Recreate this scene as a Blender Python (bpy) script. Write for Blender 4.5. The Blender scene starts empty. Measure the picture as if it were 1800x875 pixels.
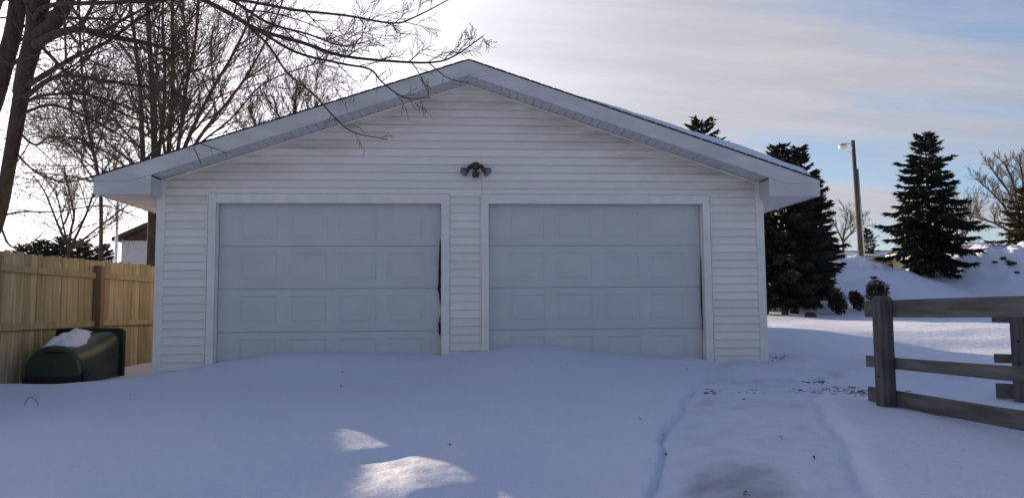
import bpy, math, random
from mathutils import Vector, Matrix, noise

V = Vector
S = bpy.context.scene
COL = S.collection
PI = math.pi

# ------------------------------------------------------------------ camera numbers
F = 1337.0
CAM = V((-0.143, -9.562, 0.813))
YAW, PITCH, ROLL = math.radians(4.12), math.radians(4.41), math.radians(-0.44)
FW = V((math.sin(YAW)*math.cos(PITCH), math.cos(YAW)*math.cos(PITCH), math.sin(PITCH)))
RT = V((math.cos(YAW), -math.sin(YAW), 0))
UP = RT.cross(FW)
R2 = RT*math.cos(ROLL) + UP*math.sin(ROLL)
U2 = UP*math.cos(ROLL) - RT*math.sin(ROLL)
def ray(px, py):
    return FW + R2*((px-900)/F) - U2*((py-437.5)/F)
def at(px, py, t):
    return CAM + ray(px, py)*t

SUN_AZ, SUN_EL = math.radians(36.0), math.radians(11.6)      # azimuth to the left of +Y
SUN_DIR = V((-math.sin(SUN_AZ)*math.cos(SUN_EL), math.cos(SUN_AZ)*math.cos(SUN_EL), math.sin(SUN_EL)))

# ------------------------------------------------------------------ mesh builder
class MB:
    def __init__(s):
        s.v = []; s.f = []; s.t = []; s.tint = 0.5
    def face(s, idx): s.f.append(tuple(idx)); s.t.append(s.tint)
    def poly(s, pts):
        b = len(s.v); s.v += [tuple(p) for p in pts]; s.face(range(b, b+len(pts)))
    def hexa(s, p):                      # 8 points: bottom 4 ccw, top 4 ccw
        b = len(s.v); s.v += [tuple(q) for q in p]
        for q in ((3,2,1,0),(4,5,6,7),(0,1,5,4),(1,2,6,5),(2,3,7,6),(3,0,4,7)): s.face([b+i for i in q])
    def box(s, x0, x1, y0, y1, z0, z1):
        s.hexa([(x0,y0,z0),(x1,y0,z0),(x1,y1,z0),(x0,y1,z0),(x0,y0,z1),(x1,y0,z1),(x1,y1,z1),(x0,y1,z1)])
    def obox(s, c, ax, ay, az):          # oriented box: centre, three half vectors
        c = V(c); ax = V(ax); ay = V(ay); az = V(az)
        s.hexa([c-ax-ay-az, c+ax-ay-az, c+ax+ay-az, c-ax+ay-az, c-ax-ay+az, c+ax-ay+az, c+ax+ay+az, c-ax+ay+az])
    def beam(s, a, b, w, h, up=(0,0,1), cham=0.0):
        a = V(a); b = V(b); d = (b-a); L = d.length; d.normalize()
        sd = d.cross(V(up)).normalized(); u = sd.cross(d)
        if cham <= 0:
            s.obox((a+b)/2, d*L/2, sd*w/2, u*h/2); return
        prof = [(-w/2+cham,-h/2),(w/2-cham,-h/2),(w/2,-h/2+cham),(w/2,h/2-cham),(w/2-cham,h/2),(-w/2+cham,h/2),(-w/2,h/2-cham),(-w/2,-h/2+cham)]
        s.loft([[a+sd*x+u*y for x, y in prof], [b+sd*x+u*y for x, y in prof]], True)
    def loft(s, rings, caps=True, closed=True):
        b = len(s.v); n = len(rings[0])
        for r in rings: s.v += [tuple(p) for p in r]
        m = n if closed else n-1
        for i in range(len(rings)-1):
            for k in range(m):
                k2 = (k+1) % n
                s.face((b+i*n+k, b+i*n+k2, b+(i+1)*n+k2, b+(i+1)*n+k))
        if caps:
            s.face([b+k for k in range(n-1,-1,-1)])
            s.face([b+(len(rings)-1)*n+k for k in range(n)])
    def tube(s, pts, rad, n=6, caps=True):
        pts = [V(p) for p in pts]; m = len(pts)
        if isinstance(rad, (int, float)): rad = [rad]*m
        rings = []; ref = None
        for i in range(m):
            d = (pts[min(i+1, m-1)] - pts[max(i-1, 0)])
            if d.length < 1e-9: d = V((0,0,1))
            d.normalize()
            if ref is None: ref = d.orthogonal().normalized()
            ref = ref - d*ref.dot(d)
            ref = d.orthogonal().normalized() if ref.length < 1e-6 else ref.normalized()
            w = d.cross(ref)
            rings.append([pts[i] + ref*(rad[i]*math.cos(2*PI*k/n)) + w*(rad[i]*math.sin(2*PI*k/n)) for k in range(n)])
        s.loft(rings, caps)
    def build(s, name, mat, parent=None, loc=None, smooth=False, kind=None):
        me = bpy.data.meshes.new(name)
        off = V((0,0,0))
        if parent is not None: off = worldloc(parent)
        elif loc is not None: off = V(loc)
        me.from_pydata([(x-off.x, y-off.y, z-off.z) for x, y, z in s.v], [], s.f)
        at_ = me.attributes.new('tint', 'FLOAT', 'FACE')
        at_.data.foreach_set('value', s.t)
        if smooth: me.polygons.foreach_set('use_smooth', [True]*len(me.polygons))
        me.materials.append(mat); me.update()
        o = bpy.data.objects.new(name, me); COL.objects.link(o)
        if parent is not None: o.parent = parent
        elif loc is not None: o.location = loc
        if kind: o['kind'] = kind
        return o
def worldloc(o):
    p = V((0,0,0))
    while o is not None: p = p + o.location; o = o.parent
    return p
def bevel(o, w, seg=2):
    m = o.modifiers.new('bevel', 'BEVEL'); m.width = w; m.segments = seg; m.limit_method = 'ANGLE'; m.angle_limit = math.radians(40)
def tag(o, label, cat, group=None):
    o['label'] = label; o['category'] = cat
    if group: o['group'] = group
    return o
def empty(name, loc, label=None, cat=None, group=None):
    o = bpy.data.objects.new(name, None); COL.objects.link(o); o.location = loc; o.empty_display_size = 0.2
    if label: tag(o, label, cat, group)
    return o

# ------------------------------------------------------------------ materials
def nodes(name):
    m = bpy.data.materials.new(name); m.use_nodes = True
    nt = m.node_tree; b = nt.nodes['Principled BSDF']
    return m, nt, b
def N(nt, typ, **kw):
    n = nt.nodes.new(typ)
    for k, v in kw.items():
        if k in n.inputs: n.inputs[k].default_value = v
        else: setattr(n, k, v)
    return n
def mat(name, c1, c2=None, scale=6.0, stretch=(1,1,1), rough=0.7, bump=0.0, bscale=40.0, tint=0.0, metallic=0.0, spec=0.3, detail=6.0, lo=0.35, hi=0.65):
    m, nt, b = nodes(name); L = nt.links.new
    tc = N(nt, 'ShaderNodeTexCoord'); mp = N(nt, 'ShaderNodeMapping'); mp.inputs['Scale'].default_value = stretch
    L(tc.outputs['Object'], mp.inputs['Vector'])
    no = N(nt, 'ShaderNodeTexNoise', Scale=scale, Detail=detail); L(mp.outputs[0], no.inputs['Vector'])
    mr = N(nt, 'ShaderNodeMapRange'); mr.inputs['From Min'].default_value = lo; mr.inputs['From Max'].default_value = hi
    L(no.outputs[0], mr.inputs['Value'])
    mx = N(nt, 'ShaderNodeMix', data_type='RGBA'); mx.inputs['A'].default_value = (*c1, 1); mx.inputs['B'].default_value = (*(c2 or c1), 1)
    L(mr.outputs[0], mx.inputs['Factor'])
    out = mx.outputs['Result']
    if tint > 0:
        a = N(nt, 'ShaderNodeAttribute', attribute_name='tint')
        r = N(nt, 'ShaderNodeMapRange'); r.inputs['To Min'].default_value = 1-tint; r.inputs['To Max'].default_value = 1+tint
        L(a.outputs['Fac'], r.inputs['Value'])
        vm = N(nt, 'ShaderNodeVectorMath', operation='SCALE'); L(out, vm.inputs[0]); L(r.outputs[0], vm.inputs['Scale'])
        out = vm.outputs[0]
    L(out, b.inputs['Base Color'])
    b.inputs['Roughness'].default_value = rough; b.inputs['Metallic'].default_value = metallic
    b.inputs['Specular IOR Level'].default_value = spec
    if bump > 0:
        n2 = N(nt, 'ShaderNodeTexNoise', Scale=bscale, Detail=5.0); L(mp.outputs[0], n2.inputs['Vector'])
        bp = N(nt, 'ShaderNodeBump', Strength=1.0, Distance=bump); L(n2.outputs[0], bp.inputs['Height']); L(bp.outputs[0], b.inputs['Normal'])
    return m

M = {}
def siding_mat():
    m, nt, b = nodes('vinyl_siding'); L = nt.links.new
    tc = N(nt, 'ShaderNodeTexCoord')
    mp = N(nt, 'ShaderNodeMapping'); mp.inputs['Scale'].default_value = (0.7, 1, 5.0); L(tc.outputs['Object'], mp.inputs['Vector'])
    no = N(nt, 'ShaderNodeTexNoise', Scale=1.6, Detail=7.0, Roughness=0.65); L(mp.outputs[0], no.inputs['Vector'])
    r = N(nt, 'ShaderNodeMapRange'); r.inputs['From Min'].default_value = .35; r.inputs['From Max'].default_value = .75; L(no.outputs[0], r.inputs['Value'])
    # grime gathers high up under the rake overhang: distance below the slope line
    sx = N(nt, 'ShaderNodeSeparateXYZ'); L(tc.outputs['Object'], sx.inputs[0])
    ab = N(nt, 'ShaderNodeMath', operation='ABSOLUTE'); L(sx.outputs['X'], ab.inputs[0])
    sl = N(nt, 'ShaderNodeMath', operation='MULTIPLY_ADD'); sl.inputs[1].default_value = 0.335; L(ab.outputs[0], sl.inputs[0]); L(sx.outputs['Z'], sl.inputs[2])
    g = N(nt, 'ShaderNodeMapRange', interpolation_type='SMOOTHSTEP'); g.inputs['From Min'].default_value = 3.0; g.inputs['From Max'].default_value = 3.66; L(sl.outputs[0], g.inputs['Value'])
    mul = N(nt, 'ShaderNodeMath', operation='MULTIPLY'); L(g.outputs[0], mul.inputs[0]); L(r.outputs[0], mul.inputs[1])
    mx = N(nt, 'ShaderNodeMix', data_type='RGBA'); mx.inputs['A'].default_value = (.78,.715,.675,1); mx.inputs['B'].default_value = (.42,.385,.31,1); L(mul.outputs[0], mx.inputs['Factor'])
    # general faint blotching
    n3 = N(nt, 'ShaderNodeTexNoise', Scale=3.0, Detail=5.0); L(tc.outputs['Object'], n3.inputs['Vector'])
    r3 = N(nt, 'ShaderNodeMapRange'); r3.inputs['To Min'].default_value = .91; r3.inputs['To Max'].default_value = 1.05; L(n3.outputs[0], r3.inputs['Value'])
    a = N(nt, 'ShaderNodeAttribute', attribute_name='tint')
    ra = N(nt, 'ShaderNodeMapRange'); ra.inputs['To Min'].default_value = .95; ra.inputs['To Max'].default_value = 1.05; L(a.outputs['Fac'], ra.inputs['Value'])
    # lap shadow painted into the colour under each lap, uneven along the wall
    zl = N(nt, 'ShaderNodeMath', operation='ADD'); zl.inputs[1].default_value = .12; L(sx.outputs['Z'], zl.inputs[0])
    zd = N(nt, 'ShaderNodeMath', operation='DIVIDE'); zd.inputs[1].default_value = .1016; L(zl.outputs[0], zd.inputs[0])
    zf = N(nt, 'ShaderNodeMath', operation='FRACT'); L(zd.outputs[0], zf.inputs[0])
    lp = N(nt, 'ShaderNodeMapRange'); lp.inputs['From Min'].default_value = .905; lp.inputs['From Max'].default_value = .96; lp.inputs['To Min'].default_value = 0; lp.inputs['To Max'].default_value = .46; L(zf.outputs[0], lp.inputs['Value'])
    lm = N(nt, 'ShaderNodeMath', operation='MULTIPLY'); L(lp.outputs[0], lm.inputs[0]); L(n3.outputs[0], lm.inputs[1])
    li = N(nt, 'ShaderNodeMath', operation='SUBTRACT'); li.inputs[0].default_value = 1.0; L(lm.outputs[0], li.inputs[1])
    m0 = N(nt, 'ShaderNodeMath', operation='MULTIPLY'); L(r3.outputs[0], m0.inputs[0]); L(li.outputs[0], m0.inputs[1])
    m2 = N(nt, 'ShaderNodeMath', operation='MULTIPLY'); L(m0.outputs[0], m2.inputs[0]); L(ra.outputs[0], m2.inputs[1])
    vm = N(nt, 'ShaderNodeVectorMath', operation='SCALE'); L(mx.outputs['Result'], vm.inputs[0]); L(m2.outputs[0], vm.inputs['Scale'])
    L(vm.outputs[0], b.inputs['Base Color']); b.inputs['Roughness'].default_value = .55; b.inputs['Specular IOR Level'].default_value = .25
    n4 = N(nt, 'ShaderNodeTexNoise', Scale=1.0, Detail=4.0)
    mp4 = N(nt, 'ShaderNodeMapping'); mp4.inputs['Scale'].default_value = (4, 4, 60); L(tc.outputs['Object'], mp4.inputs['Vector']); L(mp4.outputs[0], n4.inputs['Vector'])
    bp = N(nt, 'ShaderNodeBump', Strength=.6, Distance=.002); L(n4.outputs[0], bp.inputs['Height']); L(bp.outputs[0], b.inputs['Normal'])
    return m
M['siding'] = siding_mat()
M['trim'] = mat('white_trim', (.77,.715,.675), (.69,.645,.61), 5, (1,1,1), .5, .0008, 60)
M['fascia'] = mat('fascia_paint', (.62,.59,.60), (.51,.485,.495), 2.2, (1,1,2), .5, .001, 20)
M['soffit'] = mat('soffit_vinyl', (.66,.66,.66), (.58,.57,.56), 4, (1,1,1), .5)
M['door'] = mat('door_paint', (.555,.545,.555), (.52,.508,.52), 2.0, (1,1,2.0), .45, .0005, 140, tint=.03)
M['gap'] = mat('black_rubber', (.012,.012,.013), (.02,.02,.02), 8, rough=.8)
M['shingle'] = mat('asphalt_shingle', (.035,.033,.034), (.06,.055,.055), 20, rough=.95, bump=.004, bscale=60)
M['fence'] = mat('fence_wood', (.40,.335,.205), (.27,.225,.14), 2.4, (9,9,.55), .85, .0015, 14, tint=.20)
M['fencepost'] = mat('fence_post_wood', (.17,.118,.068), (.22,.155,.09), 3, (8,8,.6), .85, .002, 14)
M['greywood'] = mat('grey_weathered_wood', (.140,.128,.122), (.072,.066,.064), 2.6, (7,.8,9), .85, .002, 12, tint=.08)
M['greypost'] = mat('grey_post_wood', (.118,.108,.102), (.056,.052,.050), 2.6, (9,9,.8), .85, .0025, 12)
M['knot'] = mat('wood_knot', (.025,.020,.018), (.04,.03,.028), 20, rough=.9)
M['bark'] = mat('grey_brown_bark', (.072,.056,.044), (.040,.031,.025), 4, (3,3,.7), .95, .006, 16)
M['bark_red'] = mat('red_brown_bark', (.125,.075,.052), (.065,.042,.032), 4, (3,3,.7), .95, .006, 16)
M['twig'] = mat('twig_bark', (.14,.10,.072), (.08,.06,.045), 3, rough=.9)
M['twig_red'] = mat('reddish_twig_bark', (.150,.085,.056), (.085,.052,.037), 3, rough=.9)
M['twig_tan'] = mat('tan_twig_bark', (.17,.12,.085), (.10,.072,.052), 1.0, rough=.9)
M['needle'] = mat('spruce_needles', (.040,.050,.030), (.020,.028,.018), 3, rough=.75, tint=.35)
M['needle_brown'] = mat('brown_green_needles', (.095,.082,.035), (.045,.045,.022), 2.5, rough=.75, tint=.35)
M['pine'] = mat('pine_needles', (.075,.070,.050), (.045,.045,.035), 2, rough=.8, tint=.3)
M['shrub'] = mat('shrub_foliage', (.030,.030,.018), (.060,.036,.020), 3, rough=.85, tint=.35)
M['pole'] = mat('utility_pole_wood', (.115,.078,.055), (.055,.040,.032), 3, (8,8,.4), .9, .004, 14)
M['metal'] = mat('galvanised_metal', (.55,.56,.57), (.42,.43,.44), 8, rough=.35, metallic=.85)
M['lampglass'] = mat('frosted_lamp_glass', (.72,.70,.62), (.62,.60,.52), 8, rough=.25, spec=.5)
M['white'] = mat('white_paint', (.80,.80,.80), (.74,.74,.74), 4, rough=.4)
M['blackplastic'] = mat('black_plastic', (.012,.012,.014), (.02,.02,.022), 10, rough=.4, spec=.5)
M['lamphousing'] = mat('lamp_housing', (.05,.05,.055), (.03,.03,.033), 10, rough=.35, spec=.5)
M['lens'] = mat('clear_lamp_glass', (.20,.20,.22), (.13,.13,.145), 25, rough=.12, spec=.8)
M['bin'] = mat('dark_green_plastic', (.019,.036,.021), (.032,.050,.026), 3, rough=.32, spec=.5, bump=.001, bscale=9)
M['binrim'] = mat('black_rim_plastic', (.010,.009,.008), (.018,.014,.012), 6, rough=.45)
M['soil'] = mat('frozen_soil', (.030,.024,.018), (.060,.045,.032), 20, rough=.95)
M['leaf'] = mat('dead_leaf', (.035,.022,.015), (.06,.04,.025), 20, rough=.9)
M['housewall'] = mat('house_wall_white', (.56,.54,.51), (.48,.46,.44), 3, (1,1,6), .7)
M['houseroof'] = mat('brown_shingle', (.085,.055,.040), (.055,.038,.030), 9, rough=.95)
M['tan'] = mat('tan_siding', (.50,.43,.31), (.44,.38,.28), 3, (1,1,8), .8)
M['darkroof'] = mat('dark_roof_felt', (.050,.046,.052), (.035,.032,.036), 4, rough=.95)
M['window'] = mat('dark_window_glass', (.03,.035,.045), (.05,.055,.065), 3, rough=.1, spec=.6)
M['rock'] = mat('dark_rock', (.035,.032,.030), (.07,.065,.06), 8, rough=.9, bump=.01, bscale=12)

def snow_mat(name, ice=False):
    m, nt, b = nodes(name); L = nt.links.new
    tc = N(nt, 'ShaderNodeTexCoord')
    n1 = N(nt, 'ShaderNodeTexNoise', Scale=2.0, Detail=8.0, Roughness=.6); L(tc.outputs['Object'], n1.inputs['Vector'])
    mx = N(nt, 'ShaderNodeMix', data_type='RGBA'); mx.inputs['A'].default_value = (.65,.675,.81,1); mx.inputs["B"].default_value = (.70,.72,.84,1)
    L(n1.outputs[0], mx.inputs['Factor']); out = mx.outputs['Result']
    b.inputs['Roughness'].default_value = .65; b.inputs['Specular IOR Level'].default_value = .25
    if ice:
        a = N(nt, 'ShaderNodeAttribute', attribute_name='dirt')
        n5 = N(nt, 'ShaderNodeTexNoise', Scale=5.0, Detail=6.0); L(tc.outputs['Object'], n5.inputs['Vector'])
        ad = N(nt, 'ShaderNodeMath', operation='MULTIPLY_ADD'); ad.inputs[1].default_value = .9; ad.inputs[2].default_value = -.45; L(n5.outputs[0], ad.inputs[0])
        ad2 = N(nt, 'ShaderNodeMath', operation='ADD'); L(a.outputs['Fac'], ad2.inputs[0]); L(ad.outputs[0], ad2.inputs[1])
        ra = N(nt, 'ShaderNodeMapRange', interpolation_type='SMOOTHSTEP'); ra.inputs['From Min'].default_value = .12; ra.inputs['From Max'].default_value = .95; L(ad2.outputs[0], ra.inputs['Value'])
        m2 = N(nt, 'ShaderNodeMix', data_type='RGBA'); m2.inputs['B'].default_value = (.30,.31,.35,1); L(ra.outputs[0], m2.inputs['Factor']); L(out, m2.inputs['A'])
        out = m2.outputs['Result']
    L(out, b.inputs['Base Color'])
    nf = N(nt, 'ShaderNodeTexNoise', Scale=85.0, Detail=4.0, Roughness=.7); L(tc.outputs['Object'], nf.inputs['Vector'])
    ng = N(nt, 'ShaderNodeTexNoise', Scale=9.0, Detail=6.0, Roughness=.6); L(tc.outputs['Object'], ng.inputs['Vector'])
    b1 = N(nt, 'ShaderNodeBump', Strength=1.0, Distance=.006); L(nf.outputs[0], b1.inputs['Height'])
    b2 = N(nt, 'ShaderNodeBump', Strength=1.0, Distance=.018); L(ng.outputs[0], b2.inputs['Height']); L(b1.outputs[0], b2.inputs['Normal'])
    L(b2.outputs[0], b.inputs['Normal'])
    return m
M['snow'] = snow_mat('ground_snow', True)
M['snow_cap'] = snow_mat('fresh_snow')

# ------------------------------------------------------------------ terrain
def sst(a, b, x):
    t = min(1, max(0, (x-a)/(b-a))); return t*t*(3-2*t)
def interp(tab, x):
    if x <= tab[0][0]: return tab[0][1]
    for (a, p), (b, q) in zip(tab, tab[1:]):
        if x <= b:
            t = (x-a)/(b-a); t = t*t*(3-2*t)*.5 + t*.5
            return p+(q-p)*t
    return tab[-1][1]
WALLSNOW = [(-6.2,-.06),(-4.6,-.06),(-3.80,.05),(-3.17,.16),(-2.9,.215),(-2.25,.27),(-1.57,.276),(-.34,.25),(.18,.285),(.62,.325),(.85,.322),(1.14,.305),(1.54,.24),(2.34,.175),(2.92,.14),(3.8,.122),(6,.10)]
BACK = [(0,.0),(1.2,.0),(1.9,.07),(2.9,.19),(3.8,.28),(5.2,.325),(8,.34),(10,.44),(13,.78),(18,1.35),(24,1.75),(40,2.0),(120,2.6),(600,3.4)]
PATH_L = [(-7.5,.15),(-6.29,.60),(-4.9,1.10),(-3.9,1.52),(-2.9,1.95),(-1.6,2.35)]
PATH_R = [(-7.5,1.30),(-6.39,1.62),(-5.0,2.10),(-3.9,2.52),(-2.6,3.3),(-1.6,4.1)]
MOUNDS = [(-.34,-5.20,.80,.60,.40,.36,.075), (-.90,-4.20,.15,.24,.26,.24,.020), (-.52,-4.62,.35,.42,.10,.10,-.036)]
def nz(x, y, s, seed=0.0): return noise.noise((x*s+seed, y*s-seed*1.7, seed*.37))
def ground(x, y):
    base = -.07 + .17*sst(-5.2, 3.0, x)
    if y >= 0:
        side = sst(-2.5, 3.0, x)
        z = base + interp(BACK, y)*(side if y < 14 else side+(1-side)*sst(14, 30, y))
        w0 = interp(WALLSNOW, x) - base
        z += w0*math.exp(-(y/.5)**2)
    else:
        w0 = interp(WALLSNOW, x) - base
        ff = math.exp(-(max(0,-y-.25)/(1.0+.30*math.sin(x*.9+.6)+.35*sst(-1,1.5,x)))**2)
        z = base + w0*ff
        z += .02*sst(-.4,-2.0,y)*math.sin(x*1.25+.5*y+1.1)*(1-sst(2.0,3.2,x))*.8
        z -= .16*sst(-2.2,-7.0,y)*(1-sst(.6,2.8,x)) + .05*sst(-4.5,-7,y)
    z -= .085*sst(4.8,7,x)*math.exp(-((y-1.6)/1.7)**2)
    # gentle wind-made undulation
    amp = .030 + .02*sst(4, 12, abs(y))
    z += amp*nz(x, y, .55, 3.1) + .012*nz(x, y, 1.7, 9.2)
    if y < 1.2:
        # compacted path on the right
        xl = interp(PATH_L, y); xr = interp(PATH_R, y)
        e = .020*nz(x, y, 2.6, 5.5)+.014*nz(x, y, 11, 2.5)
        on = sst(-.01, .04, x-xl+e)*(1-sst(-.10, .18, x-xr+e))*sst(-1.2,-2.6,y)
        z -= .026*on
        z += on*(.009*nz(x, y, 4.5, 2.2)+.006*nz(x, y, 11, 4.2))
        z += .004*math.exp(-((x-xl+.09+e)/.10)**2)*sst(-1.8,-3.0,y)
        z -= .034*math.exp(-((x-xl-.01+e)/.014)**2)*sst(-2.2,-3.2,y)*(.7+.6*nz(x,y,2.5,8))
        z -= .030*math.exp(-((x-xr-.05+e)/.055)**2)*sst(-2.6,-3.5,y)*(1+.8*nz(x,y,6,1))
        # churned snow by the right corner of the garage
        ch = sst(2.0, 3.4, x)*(1-sst(5.2, 6.2, x))*sst(-3.3,-2.0,y)*(1-sst(.0,.9,y))
        z += ch*(.07*nz(x,y,2.4,4.4)+.05*nz(x,y,5.5,6.4)-.02)
    # small mound catching light and lumps by the fence at the left
    z += .07*math.exp(-(((x+4.6)/.9)**2+((y+.75)/.35)**2)) + .06*math.exp(-(((x+5.6)/.8)**2+((y+.9)/.5)**2))
    z -= .088*math.exp(-(((x+.2)/1.3)**2+((y+5.7)/1.05)**2)**2)
    for cx, cy, an, ra, rb, rc, h in MOUNDS:
        u = (x-cx)*math.cos(an)+(y-cy)*math.sin(an); v = -(x-cx)*math.sin(an)+(y-cy)*math.cos(an)
        z += h*math.exp(-(u/ra)**2-(v/(rb if v > 0 else rc))**2)
    lz = math.exp(-(((x+.5)/1.0)**2+((y+4.9)/1.0)**2)**2)
    z += lz*(.011*nz(x,y,3.6,12)+.006*nz(x,y,9,14))
    # the pocket beside the right wall corner
    z -= .07*math.exp(-(((x-4.15)/.30)**2+((y-.55)/.4)**2))
    z += .05*math.exp(-(((x-4.75)/.35)**2+((y-.75)/.5)**2))
    z -= .11*math.exp(-(((x-4.6)/.8)**2+((y+3.6)/.9)**2))
    # ploughed snow banks at the back right
    if y > 8 and x > 3:
        def bank(cx, cy, rx, ry, h, seed):
            d = math.sqrt(((x-cx)/rx)**2+((y-cy)/ry)**2)
            if d > 1.5: return 0
            k = max(0, 1-sst(.15, 1.05, d))
            return h*k*(1+.22*nz(x,y,.6,seed)+.20*nz(x,y,1.7,seed+1)+.14*nz(x,y,4.0,seed+2))
        z += bank(13.2,16.2,4.6,3.6,.95,11) + bank(21.0,18.3,5.2,4.0,1.20,13) + bank(27,19,5,4,1.1,17) + .35*math.exp(-((y-18.5)/2.5)**2)*sst(8,12,x)
    return z
def hit(px, py, t0=2.0):
    d = ray(px, py); t = t0
    while t < 200:
        p = CAM + d*t
        if p.z <= ground(p.x, p.y): return V((p.x, p.y, ground(p.x, p.y)))
        t += .02 if t < 20 else .08
    return CAM + d*60
def gp(px, t):                               # ground point under a pixel column at a camera depth
    p = at(px, 440, t); return V((p.x, p.y, ground(p.x, p.y)))

def axis(segs):
    out = []
    for a, b, st in segs:
        n = max(1, round((b-a)/st))
        out += [a+(b-a)*i/n for i in range(n)]
    return out + [segs[-1][1]]
xs = axis([(-500,-60,55),(-60,-12,3),(-12,-6,.4),(-6,-2,.06),(-2,.3,.033),(.3,2.5,.016),(2.5,4.6,.033),(4.6,7,.07),(7,26,.14),(26,60,3),(60,500,55)])
ys = axis([(-60,-11,7),(-11,-8,.4),(-8,-3.2,.033),(-3.2,1.2,.045),(1.2,4,.09),(4,10,.16),(10,23,.15),(23,40,.8),(40,90,6),(90,600,60)])
gm = MB()
gm.v = [(x, y, ground(x, y)) for y in ys for x in xs]
nx = len(xs)
gm.f = [(j*nx+i, j*nx+i+1, (j+1)*nx+i+1, (j+1)*nx+i) for j in range(len(ys)-1) for i in range(nx-1)]
gm.t = [.5]*len(gm.f)
snow_ground = gm.build('snow_ground', M['snow'], smooth=True, kind='structure')
snow_ground['label'] = 'snow covered ground'
ICE = hit(1285, 850)
dirt = []
for x, y, z in gm.v:
    d = 0
    if -8 < y < -3 and -1 < x < 4:
        d = .74*math.exp(-(((x-ICE.x)/.30)**2+((y-ICE.y+.05)/.46)**2)**1.5)
    if -3.2 < y < 1.5 and 3 < x < 6:
        d = max(d, .30*sst(.1,.6,nz(x,y,1.8,7.7)))
    if y > 11 and 5 < x < 26: d = max(d, .7*sst(.10,.6,nz(x,y,.9,21.3)+.4*nz(x,y,3,2)) * sst(1.5,2.3,z))
    if -8 < y < -1.4 and 0 < x < 4.6:
        xl = interp(PATH_L, y); xr = interp(PATH_R, y)
        d = max(d, (.26+.26*nz(x,y,1.6,3.3))*sst(0,.15,x-xl)*(1-sst(-.2,.15,x-xr)))
    dirt.append(d)
da = snow_ground.data.attributes.new('dirt', 'FLOAT', 'POINT'); da.data.foreach_set('value', dirt)

# ------------------------------------------------------------------ garage
SL = .334
garage = empty('garage', (0, 4, 0), 'white two-car garage with lap siding, low gable roof and two closed overhead doors', 'garage')
WX, DEP, APEX = 3.80, 7.15, 3.668
rng = random.Random(4)
DL, DR = (-3.095, -.352), (.260, 3.003)
DTOP = 2.137
TW = .105
def siding():
    m = MB(); ch = .1016; z = -.12
    while z < APEX:
        z1 = min(z+ch, APEX-.004)
        def half(q): return min(WX-.085, (APEX-q)/SL-.012)
        h0, h1 = half(z), half(z1)
        spans = []
        TT = DTOP+TW
        if z1 <= TT+.05:
            for a, b in ((-h0, DL[0]-TW), (DL[1]+TW, DR[0]-TW), (DR[1]+TW, h0)): spans.append((a, b, a, b))
        elif h0 > .2:
            spans = [(-h0, .16, -h1, .16), (.163, h0, .163, h1)] if z1 < 2.75 else [(-h0, h0, -h1, h1)]
        else: spans = [(-h0, h0, -h1, h1)]
        for a0, b0, a1, b1 in spans:
            m.tint = rng.random()
            n = max(1, int((b0-a0)/.55)); pb = []; pt = []; pu = []
            for i in range(n+1):
                t = i/n; j = rng.uniform(-1, 1)*.0016; k = rng.uniform(-1, 1)*.0012
                xb = a0+(b0-a0)*t; xt = a1+(b1-a1)*t
                pb.append((xb, -.023+j, z+k)); pt.append((xt, -.004, z1+.006)); pu.append((xb, .0, z+k+.004))
            b = len(m.v); m.v += pu+pb+pt
            for i in range(n):
                m.face((b+i, b+i+1, b+n+1+i+1, b+n+1+i))
                m.face((b+n+1+i, b+n+1+i+1, b+2*(n+1)+i+1, b+2*(n+1)+i))
        z += ch
    return m
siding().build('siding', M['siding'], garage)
sh = MB()                                             # wall sheathing behind the siding, with the door openings left free
for a, b in ((-WX+.01, DL[0]-.02), (DL[1]+.02, DR[0]-.02), (DR[1]+.02, WX-.01)): sh.box(a, b, .002, .12, -.6, DTOP+.02)
sh.hexa([(-WX+.01,.002,DTOP+.0202),(WX-.01,.002,DTOP+.0202),(WX-.01,.12,DTOP+.0202),(-WX+.01,.12,DTOP+.0202),(-WX+.01,.002,2.41),(WX-.01,.002,2.41),(WX-.01,.12,2.41),(-WX+.01,.12,2.41)])
sh.loft([[(-WX+.01,.002,2.411),(WX-.01,.002,2.411),(0,.002,APEX)], [(-WX+.01,.12,2.411),(WX-.01,.12,2.411),(0,.12,APEX)]])
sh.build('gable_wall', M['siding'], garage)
for s in (-1, 1):
    m = MB(); m.box(min(s*WX, s*(WX-.1)), max(s*WX, s*(WX-.1)), .122, DEP, -.6, 2.40)
    z = 0.0
    while z < 2.2:
        m.hexa([(s*(WX+.001),.125,z),(s*(WX+.016),.125,z),(s*(WX+.016),DEP,z),(s*(WX+.001),DEP,z),(s*(WX+.001),.125,z+.1),(s*(WX+.003),.125,z+.1),(s*(WX+.003),DEP,z+.1),(s*(WX+.001),DEP,z+.1)]); z += .1016
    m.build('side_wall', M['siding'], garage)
m = MB(); m.box(-WX+.102, WX-.102, DEP-.1, DEP-.002, -.6, 2.39); m.loft([[(-WX+.1,DEP-.002,2.392),(WX-.1,DEP-.002,2.392),(0,DEP-.002,APEX)],[(-WX+.1,DEP-.1,2.392),(WX-.1,DEP-.1,2.392),(0,DEP-.1,APEX)]])
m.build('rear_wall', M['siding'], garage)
for s in (-1, 1):                                     # corner posts
    m = MB(); a, b = sorted((s*(WX-.085), s*(WX+.02)))
    m.box(a, b, -.026, .10, -.5, 2.418); o = m.build('corner_trim', M['trim'], garage); bevel(o, .006)
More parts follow.
